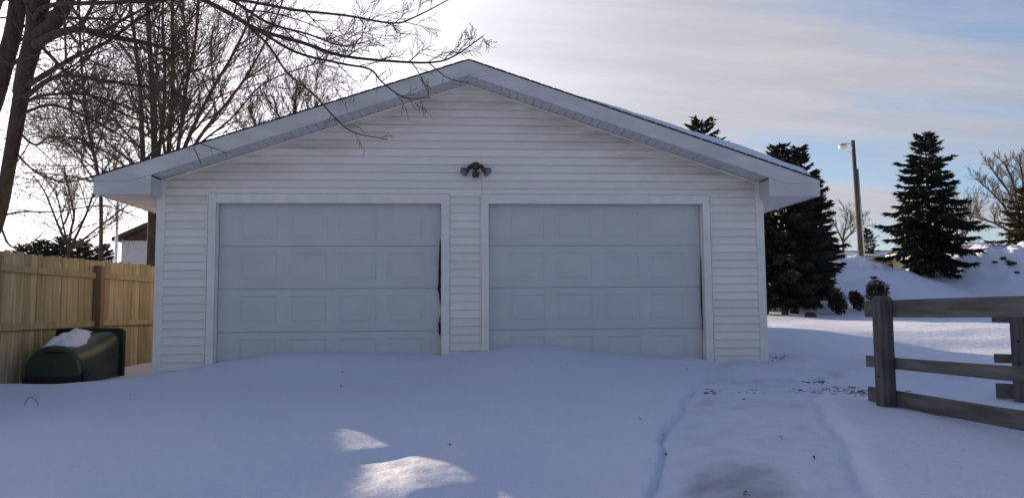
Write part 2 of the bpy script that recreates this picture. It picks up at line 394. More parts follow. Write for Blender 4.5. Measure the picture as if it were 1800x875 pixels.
# rake and eave details
OV, EX = .36, 4.42
def rz(x, top): return top - SL*abs(x)
for s in (-1, 1):
    m = MB()                                          # rake fascia board
    def P(x, z, y): return (s*x, y, z)
    prof = [(0,3.675),(0,3.862),(EX,2.385),(EX,2.337),(4.006,2.337)]
    m.loft([[P(x,z,-OV) for x,z in prof], [P(x,z,-OV+.03) for x,z in prof]]); m.build('rake_fascia', M['fascia'], garage)
    m = MB()                                          # boxed eave return
    a, b = sorted((s*3.765, s*EX))
    prof = [(3.765,2.183),(EX,2.183),(EX,2.334),(4.006,2.334),(3.765,2.4135)]
    m.loft([[P(x,z,-OV+.003) for x,z in prof], [P(x,z,-OV+.03) for x,z in prof]])
    m.box(*sorted((s*3.765, s*3.785)), -OV+.031, -.019, 2.183, 2.40)
    m.build('eave_return', M['fascia'], garage)
    m = MB(); m.box(*sorted((s*(EX-.025), s*(EX-.002))), -OV+.032, DEP+.3, 2.183, 2.375); m.build('eave_fascia', M['fascia'], garage)
    m = MB()                                          # rake soffit strips
    x = .0
    while x < 3.76:
        x1 = min(x+.0945, 3.76)
        m.hexa([P(x,rz(x,3.672),-OV+.03),P(x1,rz(x1,3.672),-OV+.03),P(x1,rz(x1,3.672),-.02),P(x,rz(x,3.672),-.02),
                P(x,rz(x,3.684),-OV+.03),P(x1,rz(x1,3.684),-OV+.03),P(x1,rz(x1,3.684),-.02),P(x,rz(x,3.684),-.02)])
        m.hexa([P(x1,rz(x1,3.682),-OV+.03),P(x1+.009,rz(x1+.009,3.682),-OV+.03),P(x1+.009,rz(x1+.009,3.682),-.02),P(x1,rz(x1,3.682),-.02),
                P(x1,rz(x1,3.70),-OV+.03),P(x1+.009,rz(x1+.009,3.70),-OV+.03),P(x1+.009,rz(x1+.009,3.70),-.02),P(x1,rz(x1,3.70),-.02)])
        x += .1035
    m.build('rake_soffit', M['soffit'], garage)
    m = MB(); y = -OV+.033                            # eave soffit strips
    while y < DEP:
        a, b = sorted((s*3.786, s*(EX-.027)))
        if y < 0: a, b = sorted((s*3.786, s*(EX-.027)))
        if y > -.02: a, b = sorted((s*3.822, s*(EX-.027)))
        m.box(a, b, y, y+.094, 2.19, 2.205); m.box(a, b, y+.0945, y+.1015, 2.199, 2.206); y += .102
    m.build('eave_soffit', M['soffit'], garage)
    m = MB()                                          # channel trim under the rake
    m.loft([[P(0,3.668,-.022),P(3.74,rz(3.74,3.668),-.022),P(3.74,rz(3.74,3.640),-.022),P(0,3.640,-.022)],
            [P(0,3.668,-.002),P(3.74,rz(3.74,3.668),-.002),P(3.74,rz(3.74,3.640),-.002),P(0,3.640,-.002)]])
    m.build('rake_channel', M['trim'], garage)
    m = MB()                                          # roof deck and shingles
    prof = [(0,3.864),(0,3.876),(EX+.02,2.390),(EX+.02,2.378)]
    m.loft([[P(x,z,-OV-.010) for x,z in prof], [P(x,z,DEP+.3) for x,z in prof]])
    r2 = random.Random(8+s); x = .12                  # shingle course edges
    while x < EX:
        m.obox((s*x, -OV+.160+r2.uniform(-.004,.003), rz(x,3.8785)), V((s*.06,0,-.06*SL)), (0,.17,0), (0,0,.0018)); x += .143
    m.build('roof', M['shingle'], garage)
# doors
def panel_door(x0, x1, seed, label):
    r = random.Random(seed); yd = .10
    b = MB(); b.box(x0-.015, x1+.015, yd+.02, yd+.06, -.4, DTOP+.01)
    door = b.build('garage_door', M['gap'], garage); door['label'] = label
    sec = .5334
    for k in range(4):
        z0 = k*sec + .0025; z1 = (k+1)*sec - .0025
        if k == 3: z1 = DTOP
        m = MB(); tilt = r.uniform(-.002,.002); m.tint = .3+.5*r.random()
        cx = [x0]; w = (x1-x0)
        gl = [(x0+w*(.085+.2235*i), x0+w*(.085+.2235*i)+.475) for i in range(4)]
        pz0, pz1 = z0+.082, z1-.082
        g1, g2, g3 = .018, .036, .062
        def prof_x():
            out = [(x0, 0)]
            for a, c in gl: out += [(a,0),(a+g1,1),(a+g2,1),(a+g3,2),(c-g3,2),(c-g2,1),(c-g1,1),(c,0)]
            return out + [(x1, 0)]
        zz = [(z0,0),(pz0,0),(pz0+g1,1),(pz0+g2,1),(pz0+g3,2),(pz1-g3,2),(pz1-g2,1),(pz1-g1,1),(pz1,0),(z1,0)]
        xx = prof_x()
        dep = {0:0.0, 1:.0100, 2:.001}
        bi = len(m.v)
        for zi, lz in zz:
            for xi, lx in xx:
                lv = min(lz, lx)
                if zi in (z0, z1): y = .004
                else: y = dep[lv]
                m.v.append((xi, yd+y+tilt*((zi-z0)/sec-.5), zi))
        n = len(xx)
        for j in range(len(zz)-1):
            for i in range(n-1): m.face((bi+j*n+i, bi+j*n+i+1, bi+(j+1)*n+i+1, bi+(j+1)*n+i))
        m.box(x0, x1, yd+.0095, yd+.0195, z0, z1)
        m.build('door_section', M['door'], door)
    t = MB(); y0, y1 = -.030, .03                     # casing: face boards with mitred look and inner jambs
    t.box(x0-TW, x0-.012, y0, y1, -.4, DTOP+TW); t.box(x1+.009, x1+TW, y0, y1, -.4, DTOP+TW)
    t.box(x0-.0119, x1+.0119, y0+.001, y1, DTOP-.012, DTOP+TW-.001)
    t.box(x0-.030, x0-.004, y1+.0005, yd+.018, -.4, DTOP+.0); t.box(x1+.004, x1+.030, y1+.0005, yd+.018, -.4, DTOP+.0)
    t.box(x0-.004, x1+.004, y1+.0005, yd+.018, DTOP+.001, DTOP+.03)
    fr = t.build('door_casing', M['trim'], garage); bevel(fr, .004)
    j = MB(); e = .014                                # siding channel around the casing
    j.box(x0-TW-e, x0-TW-.003, -.033, .0, -.4, DTOP+TW+e); j.box(x1+TW+.003, x1+TW+e, -.033, .0, -.4, DTOP+TW+e)
    j.box(x0-TW-.003, x1+TW+.003, -.0335, .0, DTOP+TW+.004, DTOP+TW+e); j.build('casing_channel', M['trim'], garage)
    return door
dL = panel_door(*DL, 3, None or 'left overhead door, snow drifted against its bottom')
dR = panel_door(*DR, 6, 'right overhead door beside the rail fence')
def strip(door, x, pts):
    m = MB()
    ring = []
    for z, dx, w in pts: ring.append([(x+dx-w, .07, z), (x+dx+w, .074, z), (x+dx+w, .092, z), (x+dx-w, .090, z)])
    m.loft(ring); o = m.build('torn_weatherstrip', M['gap'], door); return o
strip(dL, DL[1]-.012, [(1.68,.004,.003),(1.55,.002,.008),(1.40,-.001,.013),(1.25,-.004,.014),(1.13,-.006,.012),(1.11,.0,.020),(1.05,-.016,.016),(1.0,.0,.010),(.92,.001,.006),(.86,.004,.003)])
strip(dL, DL[1]-.014, [(.72,.004,.003),(.64,-.004,.006),(.60,-.006,.016),(.57,.0,.010),(.52,-.004,.012),(.47,.0,.004)])
strip(dR, DR[1]-.002, [(1.45,.006,.002),(1.2,.002,.007),(.95,.001,.009),(.75,.003,.010),(.66,.006,.006),(.5,.006,.003)])
for x, z in ((DL[1]+.055,.53),(DL[1]+.06,.45),(DR[0]-.03,.49),(DR[1]+.06,.47),(-3.55,.22)):
    pass
# things on the roof and wall
def roof_snow():
    m = MB(); nxs, nys = 70, 26; x0, x1 = .22, 4.40; y0, y1 = -.30, DEP
    r = random.Random(2)
    for j in range(nys+1):
        for i in range(nxs+1):
            x = x0+(x1-x0)*i/nxs; v = (j/nys)**1.8
            e = .03*nz(x, 0, 2.0, 3)
            y = y0+e+(y1-y0)*v
            edge = min(1, (j/2.0))**.5 * sst(0,.10,(i/nxs))*(1-sst(.975,1.0,i/nxs))
            th = (.012+.10*sst(.2,3.4,x)+.018*nz(x,y,1.6,5)+.008*nz(x,y,4.5,6))*edge
            m.v.append((x, y, 3.886-SL*x+max(.0,th)-.004*(1-edge)))
    w = nxs+1
    for j in range(nys):
        for i in range(nxs): m.face((j*w+i, j*w+i+1, (j+1)*w+i+1, (j+1)*w+i))
    o = m.build('roof_snow', M['snow_cap'], loc=(2.3, 0, 3.1), smooth=True)
    tag(o, 'layer of snow lying on the right slope of the garage roof', 'snow layer')
roof_snow()

def lathe(m, o, ax, prof, n=20, cap=True):
    o = V(o); ax = V(ax).normalized(); a = ax.orthogonal().normalized(); b = ax.cross(a)
    m.loft([[o+ax*h+(a*math.cos(2*PI*k/n)+b*math.sin(2*PI*k/n))*r for k in range(n)] for h, r in prof], cap)
fl = V((.090, -.02, 2.60))
flood = empty('floodlight', fl, 'black twin floodlight with motion sensor mounted on the white gable above the doors', 'floodlight')
m = MB(); lathe(m, fl+V((0,0,0)), (0,-1,0), [(0,.052),(.018,.056),(.04,.052),(.056,.040),(.064,.018)], 24); m.build('mount', M['blackplastic'], flood, smooth=False)
m = MB(); m.tube([fl+V((0,-.035,-.04)), fl+V((0,-.05,-.085))], .014, 10); m.build('sensor_stem', M['blackplastic'], flood)
m = MB(); m.box(fl.x-.043, fl.x+.043, fl.y-.095, fl.y-.03, fl.z-.150, fl.z-.078); o = m.build('motion_sensor', M['blackplastic'], flood); bevel(o, .016, 4)
for s in (-1, 1):
    m = MB(); m.tube([fl+V((s*.03,-.03,.01)), fl+V((s*.075,-.05,-.015)), fl+V((s*.098,-.075,-.05))], [.026,.024,.026], 14)
    arm = m.build('lamp_holder', M['blackplastic'], flood)
    d = V((s*.62, -.50, -.50)).normalized(); p = fl+V((s*.090,-.07,-.045))
    m = MB(); lathe(m, p, d, [(.0,.026),(.03,.030),(.055,.046),(.085,.058),(.092,.060)], 24); lp = m.build('lamp', M['lamphousing'], flood)
    m = MB(); lathe(m, p, d, [(.0925,.049),(.098,.045),(.102,.030),(.104,.008)], 24); m.build('lens', M['lens'], lp)

# ------------------------------------------------------------------ board fence on the left
FA, FB = V((-5.601, -.08, 0)), V((-5.322, 3.83, 0))
fd = (FB-FA).normalized(); fn = V((fd.y, -fd.x, 0))         # fn points to the yard
def fpt(s_, off=0, z=0): p = FA+fd*s_+fn*off; return V((p.x, p.y, z))
fence = empty('board_fence', (FA.x, FA.y, -.05), 'tall tan board fence with dog-eared pickets running back along the left', 'fence')
r = random.Random(11)
bays = [(-2.82, -.16), (-.16, 2.135), (2.135, 4.615), (4.615, 7.06), (7.06, 9.5)]
for bi, (a, b) in enumerate(bays):
    m = MB(); s_ = a
    while s_ < b-.02:
        w = min(r.uniform(.128, .142), b-s_); top = 1.548+r.uniform(-.016,.016)+(.02 if bi == 2 else 0); th = .018; m.tint = r.random()
        l = r.uniform(-.005,.005); g = .0015; k = .028; of = r.uniform(-.006,.004)
        prof = [(g,-.35),(w-g,-.35),(w-g+l,top-k),(w-g-k+l,top),(g+k+l,top),(g+l,top-k)]
        c_ = w/2; ins = [(c_+(u-c_)*(1-.007/(w/2)), z) for u, z in prof]
        m.loft([[fpt(s_+u, -.02+of, z) for u, z in ins], [fpt(s_+u, -.027+of, z) for u, z in prof], [fpt(s_+u, -.02-th+of, z) for u, z in prof]])
        s_ += w
    m.build('picket_panel', M['fence'], fence)
    for z, hh in ((1.335,.085),(.625,.085)):
        m = MB(); m.tint = r.uniform(.2,.5); dz = r.uniform(-.012,.012)
        m.beam(fpt(a+.06,.007,z+dz), fpt(b-.06,.007,z-dz), .04, hh, cham=.004); m.build('rail', M['fence'], fence)
for s_ in (-2.82, -.16, 2.135, 4.615, 7.06):
    m = MB(); m.obox(fpt(s_, .048, .56), fd*.055, fn*.058, (0,0,.915)); o = m.build('post', M['fencepost'], fence); bevel(o, .008)

# ------------------------------------------------------------------ tipped green tub with snow on it
tb = V((-5.02, .65, ground(-5.02,.65)))
tub = empty('plastic_tub', tb, 'dark green rounded plastic tub with black rim tipped over against the board fence', 'tub')
def arch(cx, y, w, zb, zt, rad, n=8):
    pts = [(cx-w/2, y, zb)]
    for k in range(n+1):
        a = PI-PI/2*k/n; pts.append((cx-w/2+rad+rad*math.cos(a), y, zt-rad+rad*math.sin(a)))
    for k in range(n+1):
        a = PI/2-PI/2*k/n; pts.append((cx+w/2-rad+rad*math.cos(a), y, zt-rad+rad*math.sin(a)))
    pts.append((cx+w/2, y, zb)); return pts
TX = -5.03
m = MB()
m.loft([arch(TX-.02,.13,.60,-.14,.35,.26), arch(TX-.02,.15,.66,-.14,.38,.29), arch(TX-.02,.19,.69,-.14,.395,.31), arch(TX-.01,.5,.72,-.14,.45,.31), arch(TX+.0,.82,.76,-.14,.51,.27), arch(TX+.0,.93,.79,-.14,.53,.16), arch(TX+.0,1.02,.82,-.14,.55,.10)])
tbo = m.build('tub_body', M['bin'], tub, smooth=True); tbo.data.polygons.foreach_set('use_smooth', [len(p.vertices) == 4 for p in tbo.data.polygons])
m = MB(); m.loft([arch(TX,1.021,.86,-.16,.575,.05), arch(TX,1.075,.87,-.16,.580,.05)]); m.loft([arch(TX,1.001,.80+.07,-.16,.582,.05), arch(TX,1.0205,.80+.07,-.16,.582,.05)]); m.build('rim', M['binrim'], tub)
m = MB(); m.box(TX-.37, TX+.33, .118, .16, -.14, .02); o = m.build('base_skirt', M['binrim'], tub); bevel(o, .012)
m = MB(); m.tube([(TX+.35,.16,-.06),(TX+.35,.16,.03),(TX+.36,.22,.055)], .035, 10); m.build('foot', M['binrim'], tub)
m = MB(); m.box(TX-.11, TX+.12, .112, .128, .30, .325); o = m.build('handle_recess', M['binrim'], tub); bevel(o, .004)
m = MB(); nu, nv = 44, 26                              # snow on top
for j in range(nv+1):
    for i in range(nu+1):
        u = i/nu; v = j/nv; y = .135+.86*u
        wdt = (.20+.16*math.sin(PI*min(1,u*1.2)))*(1+.25*nz(u*3,v*2,1.5,3)); cx = TX-.03-.02*u+.05*nz(u*2,0,1.2,8)
        x = cx+(v-.5)*2*wdt*.62
        top = .36+.18*min(1,(y-.13)/.86)+ (.02 if y > .9 else 0)
        xe = abs(x-(TX-.01))/.36; top -= .10*max(0,xe-.25)**2
        e = math.sin(PI*v)**.5*min(1,u*7)*min(1,(1-u)*5)
        m.v.append((x, y, top-.02+.105*e*(1+.55*nz(x,y,5,2)+.25*nz(x,y,14,6))))
for j in range(nv):
    for i in range(nu): m.face((j*(nu+1)+i, j*(nu+1)+i+1, (j+1)*(nu+1)+i+1, (j+1)*(nu+1)+i))
o = m.build('tub_snow', M['snow_cap'], loc=(TX,.5,.45), smooth=True); tag(o, 'small heap of snow lying on top of the green tub', 'snow heap')

# ------------------------------------------------------------------ weathered rail fences on the right
def rail_fence(label, base, d, posts, rails, pw, sw, seed):
    base = V(base); d = V(d).normalized(); n = V((-d.y, d.x, 0))          # rails bolt to the n side
    root = empty('rail_fence', (base.x, base.y, ground(base.x, base.y)), label, 'fence')
    r = random.Random(seed)
    for s_, top in posts:
        p = base+d*s_
        ch = .018; m = MB()
        def ring(z, k): return [(p+d*a*(pw/2-k)+n*b*(pw/2-k)+V((0,0,z))) for a, b in ((-1,-1),(1,-1),(1,1),(-1,1))]
        m.loft([ring(-.4,0), ring(top-ch,0), ring(top,ch)]); po = m.build('post', M['greypost'], root)
        bevel(po, .006)
        for zz in (.50,.32):
            km = MB(); lathe(km, p-n*(pw/2-.0005)+V((0,0,zz)), -n, [(0,.012),(.002,.010)], 10)
            km.build('bolt_mark', M['knot'], po)
    for z, h, s0, s1, tilt in rails:
        m = MB(); m.tint = r.random(); off = n*(pw/2+.021)
        a = base+d*s0+off; b = base+d*s1+off
        k = 7; rings = []
        for i in range(k+1):
            t = i/k; c = a.lerp(b, t); c.z = z+tilt*t+.004*math.sin(3*t+seed)
            hw, hh = .019, h/2*(1+.03*math.sin(9*t+z*7)); cc = .004
            rings.append([c+n*x+V((0,0,y)) for x, y in ((-hw+cc,-hh),(hw-cc,-hh),(hw,-hh+cc),(hw,hh-cc),(hw-cc,hh),(-hw+cc,hh),(-hw,hh-cc),(-hw,-hh+cc))])
        m.loft(rings); ro = m.build('rail', M['greywood'], root)
        for q in range(r.randint(1,2)):
            km = MB(); t = r.uniform(.25,.75); c = a.lerp(b, t); c.z = z+tilt*t+r.uniform(-.25,.25)*h
            lathe(km, c-n*.0192, -n, [(0,.017*r.uniform(.7,1.2)),(.0015,.013)], 9)
            km.build('wood_knot', M['knot'], ro)
    return root
rail_fence('grey weathered rail fence with a chamfered post coming forward from the right', (2.822,-4.42,0), (.047,-1,0), [(0,.877),(2.42,.87)],
           [(.787,.118,-.30,2.55,.02),(.406,.080,-.31,2.55,.04),(.165,.108,-.30,2.55,.02)], .098, 1, 5)
p2 = at(1792, 620, 6.4)
rail_fence('second grey rail fence end, farther back and cut off by the picture edge', (p2.x,p2.y,0), (.75,-.66,0), [(0,.735),(2.0,.72)],
           [(.715,.125,-.19,2.1,.0),(.345,.075,-.19,2.1,.02),(.07,.125,-.19,2.1,-.02)], .11, 1, 9)

# ------------------------------------------------------------------ bare trees
def perp(d, ang, az):
    a = d.orthogonal().normalized(); b = d.cross(a)
    return (d*math.cos(ang)+(a*math.cos(az)+b*math.sin(az))*math.sin(ang)).normalized()
def curve_pts(pts, n):                                  # Catmull-Rom through points
    pts = [V(p) for p in pts]; P = [pts[0]*2-pts[1]]+pts+[pts[-1]*2-pts[-2]]; out = []
    for i in range(len(pts)-1):
        p0, p1, p2_, p3 = P[i:i+4]
        for k in range(n):
            t = k/n
            out.append(.5*((2*p1)+(p2_-p0)*t+(2*p0-5*p1+4*p2_-p3)*t*t+(3*p1-p0-3*p2_+p3)*t**3))
    return out+[pts[-1]]
class Tree:
    def __init__(s, seed, rmin, up=.25, grav=0.0, wig=.10, kink=.5):
        s.r = random.Random(seed); s.T = MB(); s.C = MB(); s.rmin = rmin; s.up = up; s.grav = grav; s.wig = wig
    def limb(s, pts, r0, r1, kids, klen, levels, start=.12, ang=(35,65), n=5, trunk=True, sides=8):
        c = curve_pts(pts, n); m = len(c); s.T.tint = s.C.tint = s.r.random()
        (s.T if trunk else s.C).tube(c, [r0+(r1-r0)*(i/(m-1))**.8 for i in range(m)], sides)
        for k in range(kids):
            t = start+(1-start)*((k+s.r.random())/kids)
            i = min(m-2, int(t*(m-1))); p = c[i].lerp(c[i+1], t*(m-1)-i); d = (c[i+1]-c[i]).normalized()
            rr = (r0+(r1-r0)*t**.8)
            s.sprout(p, d, klen*(1.15-.55*t)*s.r.uniform(.6,1.25), min(rr*.6, klen*.014+s.rmin), levels, ang)
    def sprout(s, p, d, L, rad, lev, ang=(35,65)):
        r = s.r
        d = perp(d, math.radians(r.uniform(*ang)), r.uniform(0, 2*PI))
        d = (d+V((0,0,s.up*r.uniform(-.2,1.4)-s.grav))).normalized()
        seg = 6 if lev >= 2 else (5 if lev == 1 else 3)
        bend = perp(d, PI/2, r.uniform(0, 2*PI))*r.uniform(.02,.12)+V((0,0,s.up*.16-s.grav*.12))
        pts = [p.copy()]; q = p.copy(); dirs = []
        for i in range(seg):
            d = (d+bend+V((r.gauss(0,1),r.gauss(0,1),r.gauss(0,1)))*s.wig).normalized()
            q = q+d*(L/seg); pts.append(q.copy()); dirs.append(d.copy())
        rm = max(s.rmin*.5, rad*.25)
        s.C.tint = r.random()
        s.C.tube(pts, [rad+(rm-rad)*i/seg for i in range(seg+1)], 4 if lev >= 2 else 3, False)
        if lev <= 0: return
        nk = {3:6,2:6,1:5}.get(lev, 5)
        for k in range(nk):
            t = .12+.88*(k+r.random())/nk
            i = min(seg-1, int(t*seg)); pp = pts[i].lerp(pts[i+1], t*seg-i)
            s.sprout(pp, dirs[i], L*r.uniform(.38,.70)*(1.15-.55*t), max(s.rmin, rad*(1-.6*t)*.62), lev-1, (22,50))
    def finish(s, name, loc, label, cat, bark, twig, group=None):
        root = empty(name, loc, label, cat, group)
        s.T.build('trunk', M[bark], root, smooth=True)
        s.C.build('crown', M[twig], root)
        return root

# big maple beside the fence: trunk outside the frame edge, limbs reaching over the yard
t = Tree(21, .0030, up=.06, wig=.045, grav=.04)
def A(l): return [at(*q) for q in l]
base = gp(-62, 10.6); b1 = base-V((0,0,.3))
trunk1 = [b1, at(-50,500,10.6), at(-5,395,10.5), at(16,290,10.4), at(32,200,10.3), at(46,120,10.2), at(62,55,10.1), at(66,-20,10.1), at(90,-160,10.2)]
t.limb(trunk1, .060, .125, 5, 1.4, 2, .55, sides=12)
t.limb(A([(36,165,10.28),(46,118,10.2),(60,66,10.1),(66,20,10.1),(72,-40,10.1)]), .10, .14, 3, 1.4, 2, .6, sides=12)
t.limb([b1+V((-.35,-.1,0)), at(-100,470,10.8), at(-58,300,10.7), at(-14,190,10.5), at(10,105,10.4), at(28,30,10.5), at(45,-130,10.8)], .115, .11, 6, 1.5, 2, .6, sides=12)
t.limb([b1+V((-.6,.2,0)), at(-160,430,11.2), at(-110,200,11.2), at(-30,60,11.2), at(12,-60,11.3)], .13, .09, 8, 1.5, 2, .5, sides=10)
t.limb(A([(60,66,10.1),(88,48,10.0),(112,12,9.9),(140,-60,9.8),(190,-170,9.8)]), .115, .07, 5, 1.5, 2, .3, sides=10)
t.limb(A([(62,80,10.0),(99,60,9.8),(139,52,9.6),(185,63,9.4),(247,74,9.3),(310,90,9.2)]), .065, .020, 8, 1.5, 2, .25)
t.limb(A([(46,152,10.2),(93,123,10.0),(139,96,9.9),(185,76,9.8),(235,40,9.8),(280,10,9.8)]), .040, .012, 8, 1.5, 2)
t.limb(A([(44,172,10.2),(83,142,10.0),(123,133,9.8),(185,143,9.7),(262,154,9.6),(330,172,9.6)]), .036, .010, 9, 1.4, 2)
t.limb(A([(66,75,10.1),(108,118,9.9),(160,168,9.8),(230,206,9.7),(300,226,9.6)]), .028, .008, 8, 1.3, 2)
t.limb(A([(40,182,10.3),(77,168,10.1),(148,166,9.9),(216,186,9.8),(271,214,9.7)]), .026, .008, 8, 1.3, 2)
t.limb(A([(38,200,10.3),(90,185,10.1),(150,205,9.9),(215,240,9.8),(250,262,9.8)]), .022, .007, 8, 1.3, 2)
t.limb(A([(30,230,10.3),(62,255,10.2),(90,240,10.0),(140,246,9.9),(190,270,9.9)]), .018, .006, 8, 1.2, 2)
t.limb(A([(24,265,10.4),(60,300,10.3),(110,320,10.1),(170,312,10.0),(205,330,10.0)]), .016, .006, 8, 1.2, 2)
t.limb(A([(2,380,10.5),(40,372,10.4),(100,372,10.3),(180,362,10.2),(250,384,10.2)]), .014, .005, 7, .5, 1)
t.limb(A([(0,395,10.5),(18,432,10.4),(50,430,10.3),(80,405,10.2)]), .018, .006, 5, .4, 1)
# limbs that cross the top of the view and hang in front of the roof
t.limb(A([(58,62,10.15),(66,22,9.9),(100,8,9.6),(160,6,9.2),(260,2,8.8),(340,-8,8.6),(430,2,8.3),(520,18,8.2),(610,28,8.0),(690,41,7.9),(730,30,7.8),(792,-2,7.7)]), .038, .005, 16, .48, 2, .2, n=6)
t.limb(A([(140,-50,9.8),(240,-30,9.2),(330,-10,8.8),(400,22,8.4),(452,52,8.2),(530,75,8.1),(600,98,8.0),(690,108,7.9),(760,110,7.8),(800,98,7.7),(850,63,7.6)]), .038, .005, 17, .42, 2, .25, n=6)
t.limb(A([(425,38,8.3),(470,78,8.2),(505,128,8.1),(550,165,8.0),(590,208,7.9),(622,233,7.8),(681,245,7.7)]), .016, .004, 9, .32, 1, .2)
t.limb(A([(452,52,8.2),(520,92,8.1),(600,112,7.9),(650,122,7.8),(672,145,7.7),(712,172,7.6),(757,172,7.5)]), .018, .004, 14, .36, 1, .2)
t.limb(A([(755,112,7.8),(782,134,7.7),(805,143,7.6),(824,145,7.6)]), .007, .003, 4, .14, 0, .2)
t.limb(A([(690,41,7.9),(700,58,7.85),(735,61,7.8)]), .007, .003, 3, .15, 0, .2)
t.limb(A([(340,-8,8.6),(400,-2,8.4),(470,40,8.3),(540,60,8.2),(600,80,8.2),(650,72,8.1)]), .022, .005, 16, 1.0, 2, .2)
t.limb(A([(240,160,9.6),(300,205,9.2),(330,230,8.9),(342,262,8.7),(354,290,8.5)]), .010, .004, 6, .22, 0, .4)
t.limb(A([(300,210,9.1),(345,248,8.8),(380,262,8.6),(400,270,8.5)]), .008, .003, 4, .20, 0, .4)
t.finish('maple_tree', base, 'large bare tree with forked trunk at the left edge, limbs reaching over the garage', 'tree', 'bark', 'twig')

# trees behind the garage, left
def stem_tree(name, seed, base, stems, label, bark, twig, rmin, kids, klen, up=.30, ang=(30,58), lev=3, thin=1.0):
    t = Tree(seed, rmin, up=up, wig=.04)
    for pts, r0, r1 in stems: t.limb(pts, r0*thin, r1*thin, kids, klen, lev, .18, ang, n=5, sides=7)
    return t.finish(name, base, label, 'tree', bark, twig)
D = 21.0
b = gp(266, D)
stem_tree('bare_tree', 31, b, [
    ([b-V((0,0,.3)), at(267,430,D), at(268,350,D), at(272,274,D), at(268,160,D), at(262,60,D), at(256,-60,D)], .20, .07),
    ([at(267,360,D), at(254,300,D-.2), at(250,240,D-.3), at(246,150,D-.4), at(236,60,D-.5), at(222,-40,D-.5)], .12, .05),
    ([at(268,330,D), at(282,250,D+.3), at(290,150,D+.5), at(286,40,D+.6), at(288,-60,D+.6)], .09, .04),
    ], 'dark bare tree whose trunk rises behind the left eave of the garage', 'bark', 'twig', .0042, 15, 2.6, up=.16, ang=(35,75), lev=3, thin=.75)
b = gp(305, 22.5); D = 22.5
stem_tree('bare_tree', 32, b, [
    ([b-V((0,0,.3)), at(300,380,D), at(297,267,D), at(303,170,D), at(304,80,D), at(302,-20,D), at(300,-80,D)], .16, .06),
    ([at(300,330,D), at(314,255,D-.3), at(328,150,D-.5), at(345,60,D-.7), at(350,-50,D-.8)], .11, .05),
    ([at(302,320,D), at(335,235,D+.3), at(372,160,D+.5), at(410,95,D+.6), at(450,10,D+.8), at(470,-40,D+.8)], .12, .04),
    ([at(303,330,D), at(352,240,D), at(400,180,D-.2), at(436,130,D-.3), at(476,55,D-.4), at(505,-20,D-.4)], .10, .035),
    ([at(304,340,D), at(340,265,D), at(405,210,D+.2), at(460,150,D+.4), at(530,120,D+.6), at(585,105,D+.6)], .07, .02),
    ([at(301,320,D), at(318,230,D+.6), at(330,120,D+.8), at(322,20,D+.9), at(318,-60,D+.9)], .08, .04),
    ([at(300,330,D), at(285,230,D+.2), at(275,120,D+.3), at(282,20,D+.3)], .08, .03),
    ], 'reddish bare tree fanning many upright stems above the left roof slope', 'bark_red', 'twig_red', .0042, 13, 2.5, up=.22, ang=(28,60), lev=3, thin=.62)
b = gp(180, 17); D = 17
stem_tree('bare_tree', 33, b, [
    ([b-V((0,0,.3)), at(178,380,D), at(172,305,D), at(158,240,D), at(150,190,D), at(143,110,D), at(140,40,D), at(138,-40,D)], .06, .025),
    ([at(172,305,D), at(160,262,D-.2), at(140,230,D-.3), at(120,180,D-.4)], .03, .012),
    ], 'slender bare tree with thin leaning trunk between the big tree and the garage', 'bark', 'twig', .0036, 26, 1.9, up=.08, ang=(45,85), lev=3, thin=.8)
b = gp(118, 15); D = 15
stem_tree('bare_tree', 34, b, [
    ([b-V((0,0,.3)), at(122,430,D), at(130,380,D), at(120,330,D), at(112,290,D)], .035, .012),
    ([at(122,440,D), at(150,380,D), at(168,330,D), at(185,300,D)], .03, .01),
    ([at(122,440,D), at(100,390,D), at(80,340,D), at(60,310,D)], .03, .01),
    ([at(122,440,D), at(112,400,D), at(104,360,D), at(96,330,D)], .025, .01),
    ([at(122,440,D), at(160,410,D), at(205,375,D), at(238,350,D)], .025, .01),
    ], 'low bushy bare tree just behind the board fence', 'bark', 'twig_red', .0034, 9, 1.2, up=.12, ang=(30,65), lev=2)
b = gp(505, 19); D = 19
stem_tree('bare_shrub', 35, b, [
    ([b-V((0,0,.3)), at(500,300,D), at(495,230,D), at(480,170,D)], .05, .02),
    ([at(500,300,D), at(515,220,D), at(520,165,D)], .04, .015),
    ([at(500,300,D), at(540,230,D), at(556,178,D)], .04, .015),
    ([at(500,300,D), at(460,240,D), at(436,190,D)], .04, .015),
    ], 'fine twiggy bare crown showing just over the left roof slope', 'bark_red', 'twig_red', .005, 17, 1.2, up=.45, lev=2)
# bare trees far right
D = 46; b = gp(1795, D)
stem_tree('bare_tree', 41, b, [
    ([b-V((0,0,.3)), at(1795,420,D), at(1790,370,D), at(1780,320,D), at(1765,285,D)], .16, .05),
    ([at(1795,420,D), at(1770,370,D), at(1745,340,D), at(1722,320,D)], .10, .03),
    ([at(1795,420,D), at(1755,395,D), at(1725,385,D), at(1700,378,D)], .09, .025),
    ([at(1795,415,D), at(1815,360,D), at(1820,310,D), at(1815,280,D)], .10, .03),
    ([at(1795,415,D), at(1780,350,D+1), at(1752,310,D+1), at(1740,292,D+1)], .09, .03),
    ([at(1795,415,D), at(1800,350,D-1), at(1795,300,D-1), at(1790,284,D-1)], .09, .03),
    ], 'round-headed bare tree with tan twigs at the right edge behind the low building', 'bark', 'twig_tan', .011, 16, 1.35, lev=2)
D = 60; b = gp(1690, D)
stem_tree('bare_tree', 42, b, [
    ([b-V((0,0,.3)), at(1692,430,D), at(1690,390,D), at(1688,350,D)], .12, .03),
    ([at(1692,430,D), at(1705,390,D), at(1714,362,D)], .08, .03),
    ([at(1692,430,D), at(1675,395,D), at(1664,368,D)], .08, .03)],
    'pale small bare tree between the spruce and the low building', 'bark', 'twig_tan', .012, 10, 2.2, lev=2)
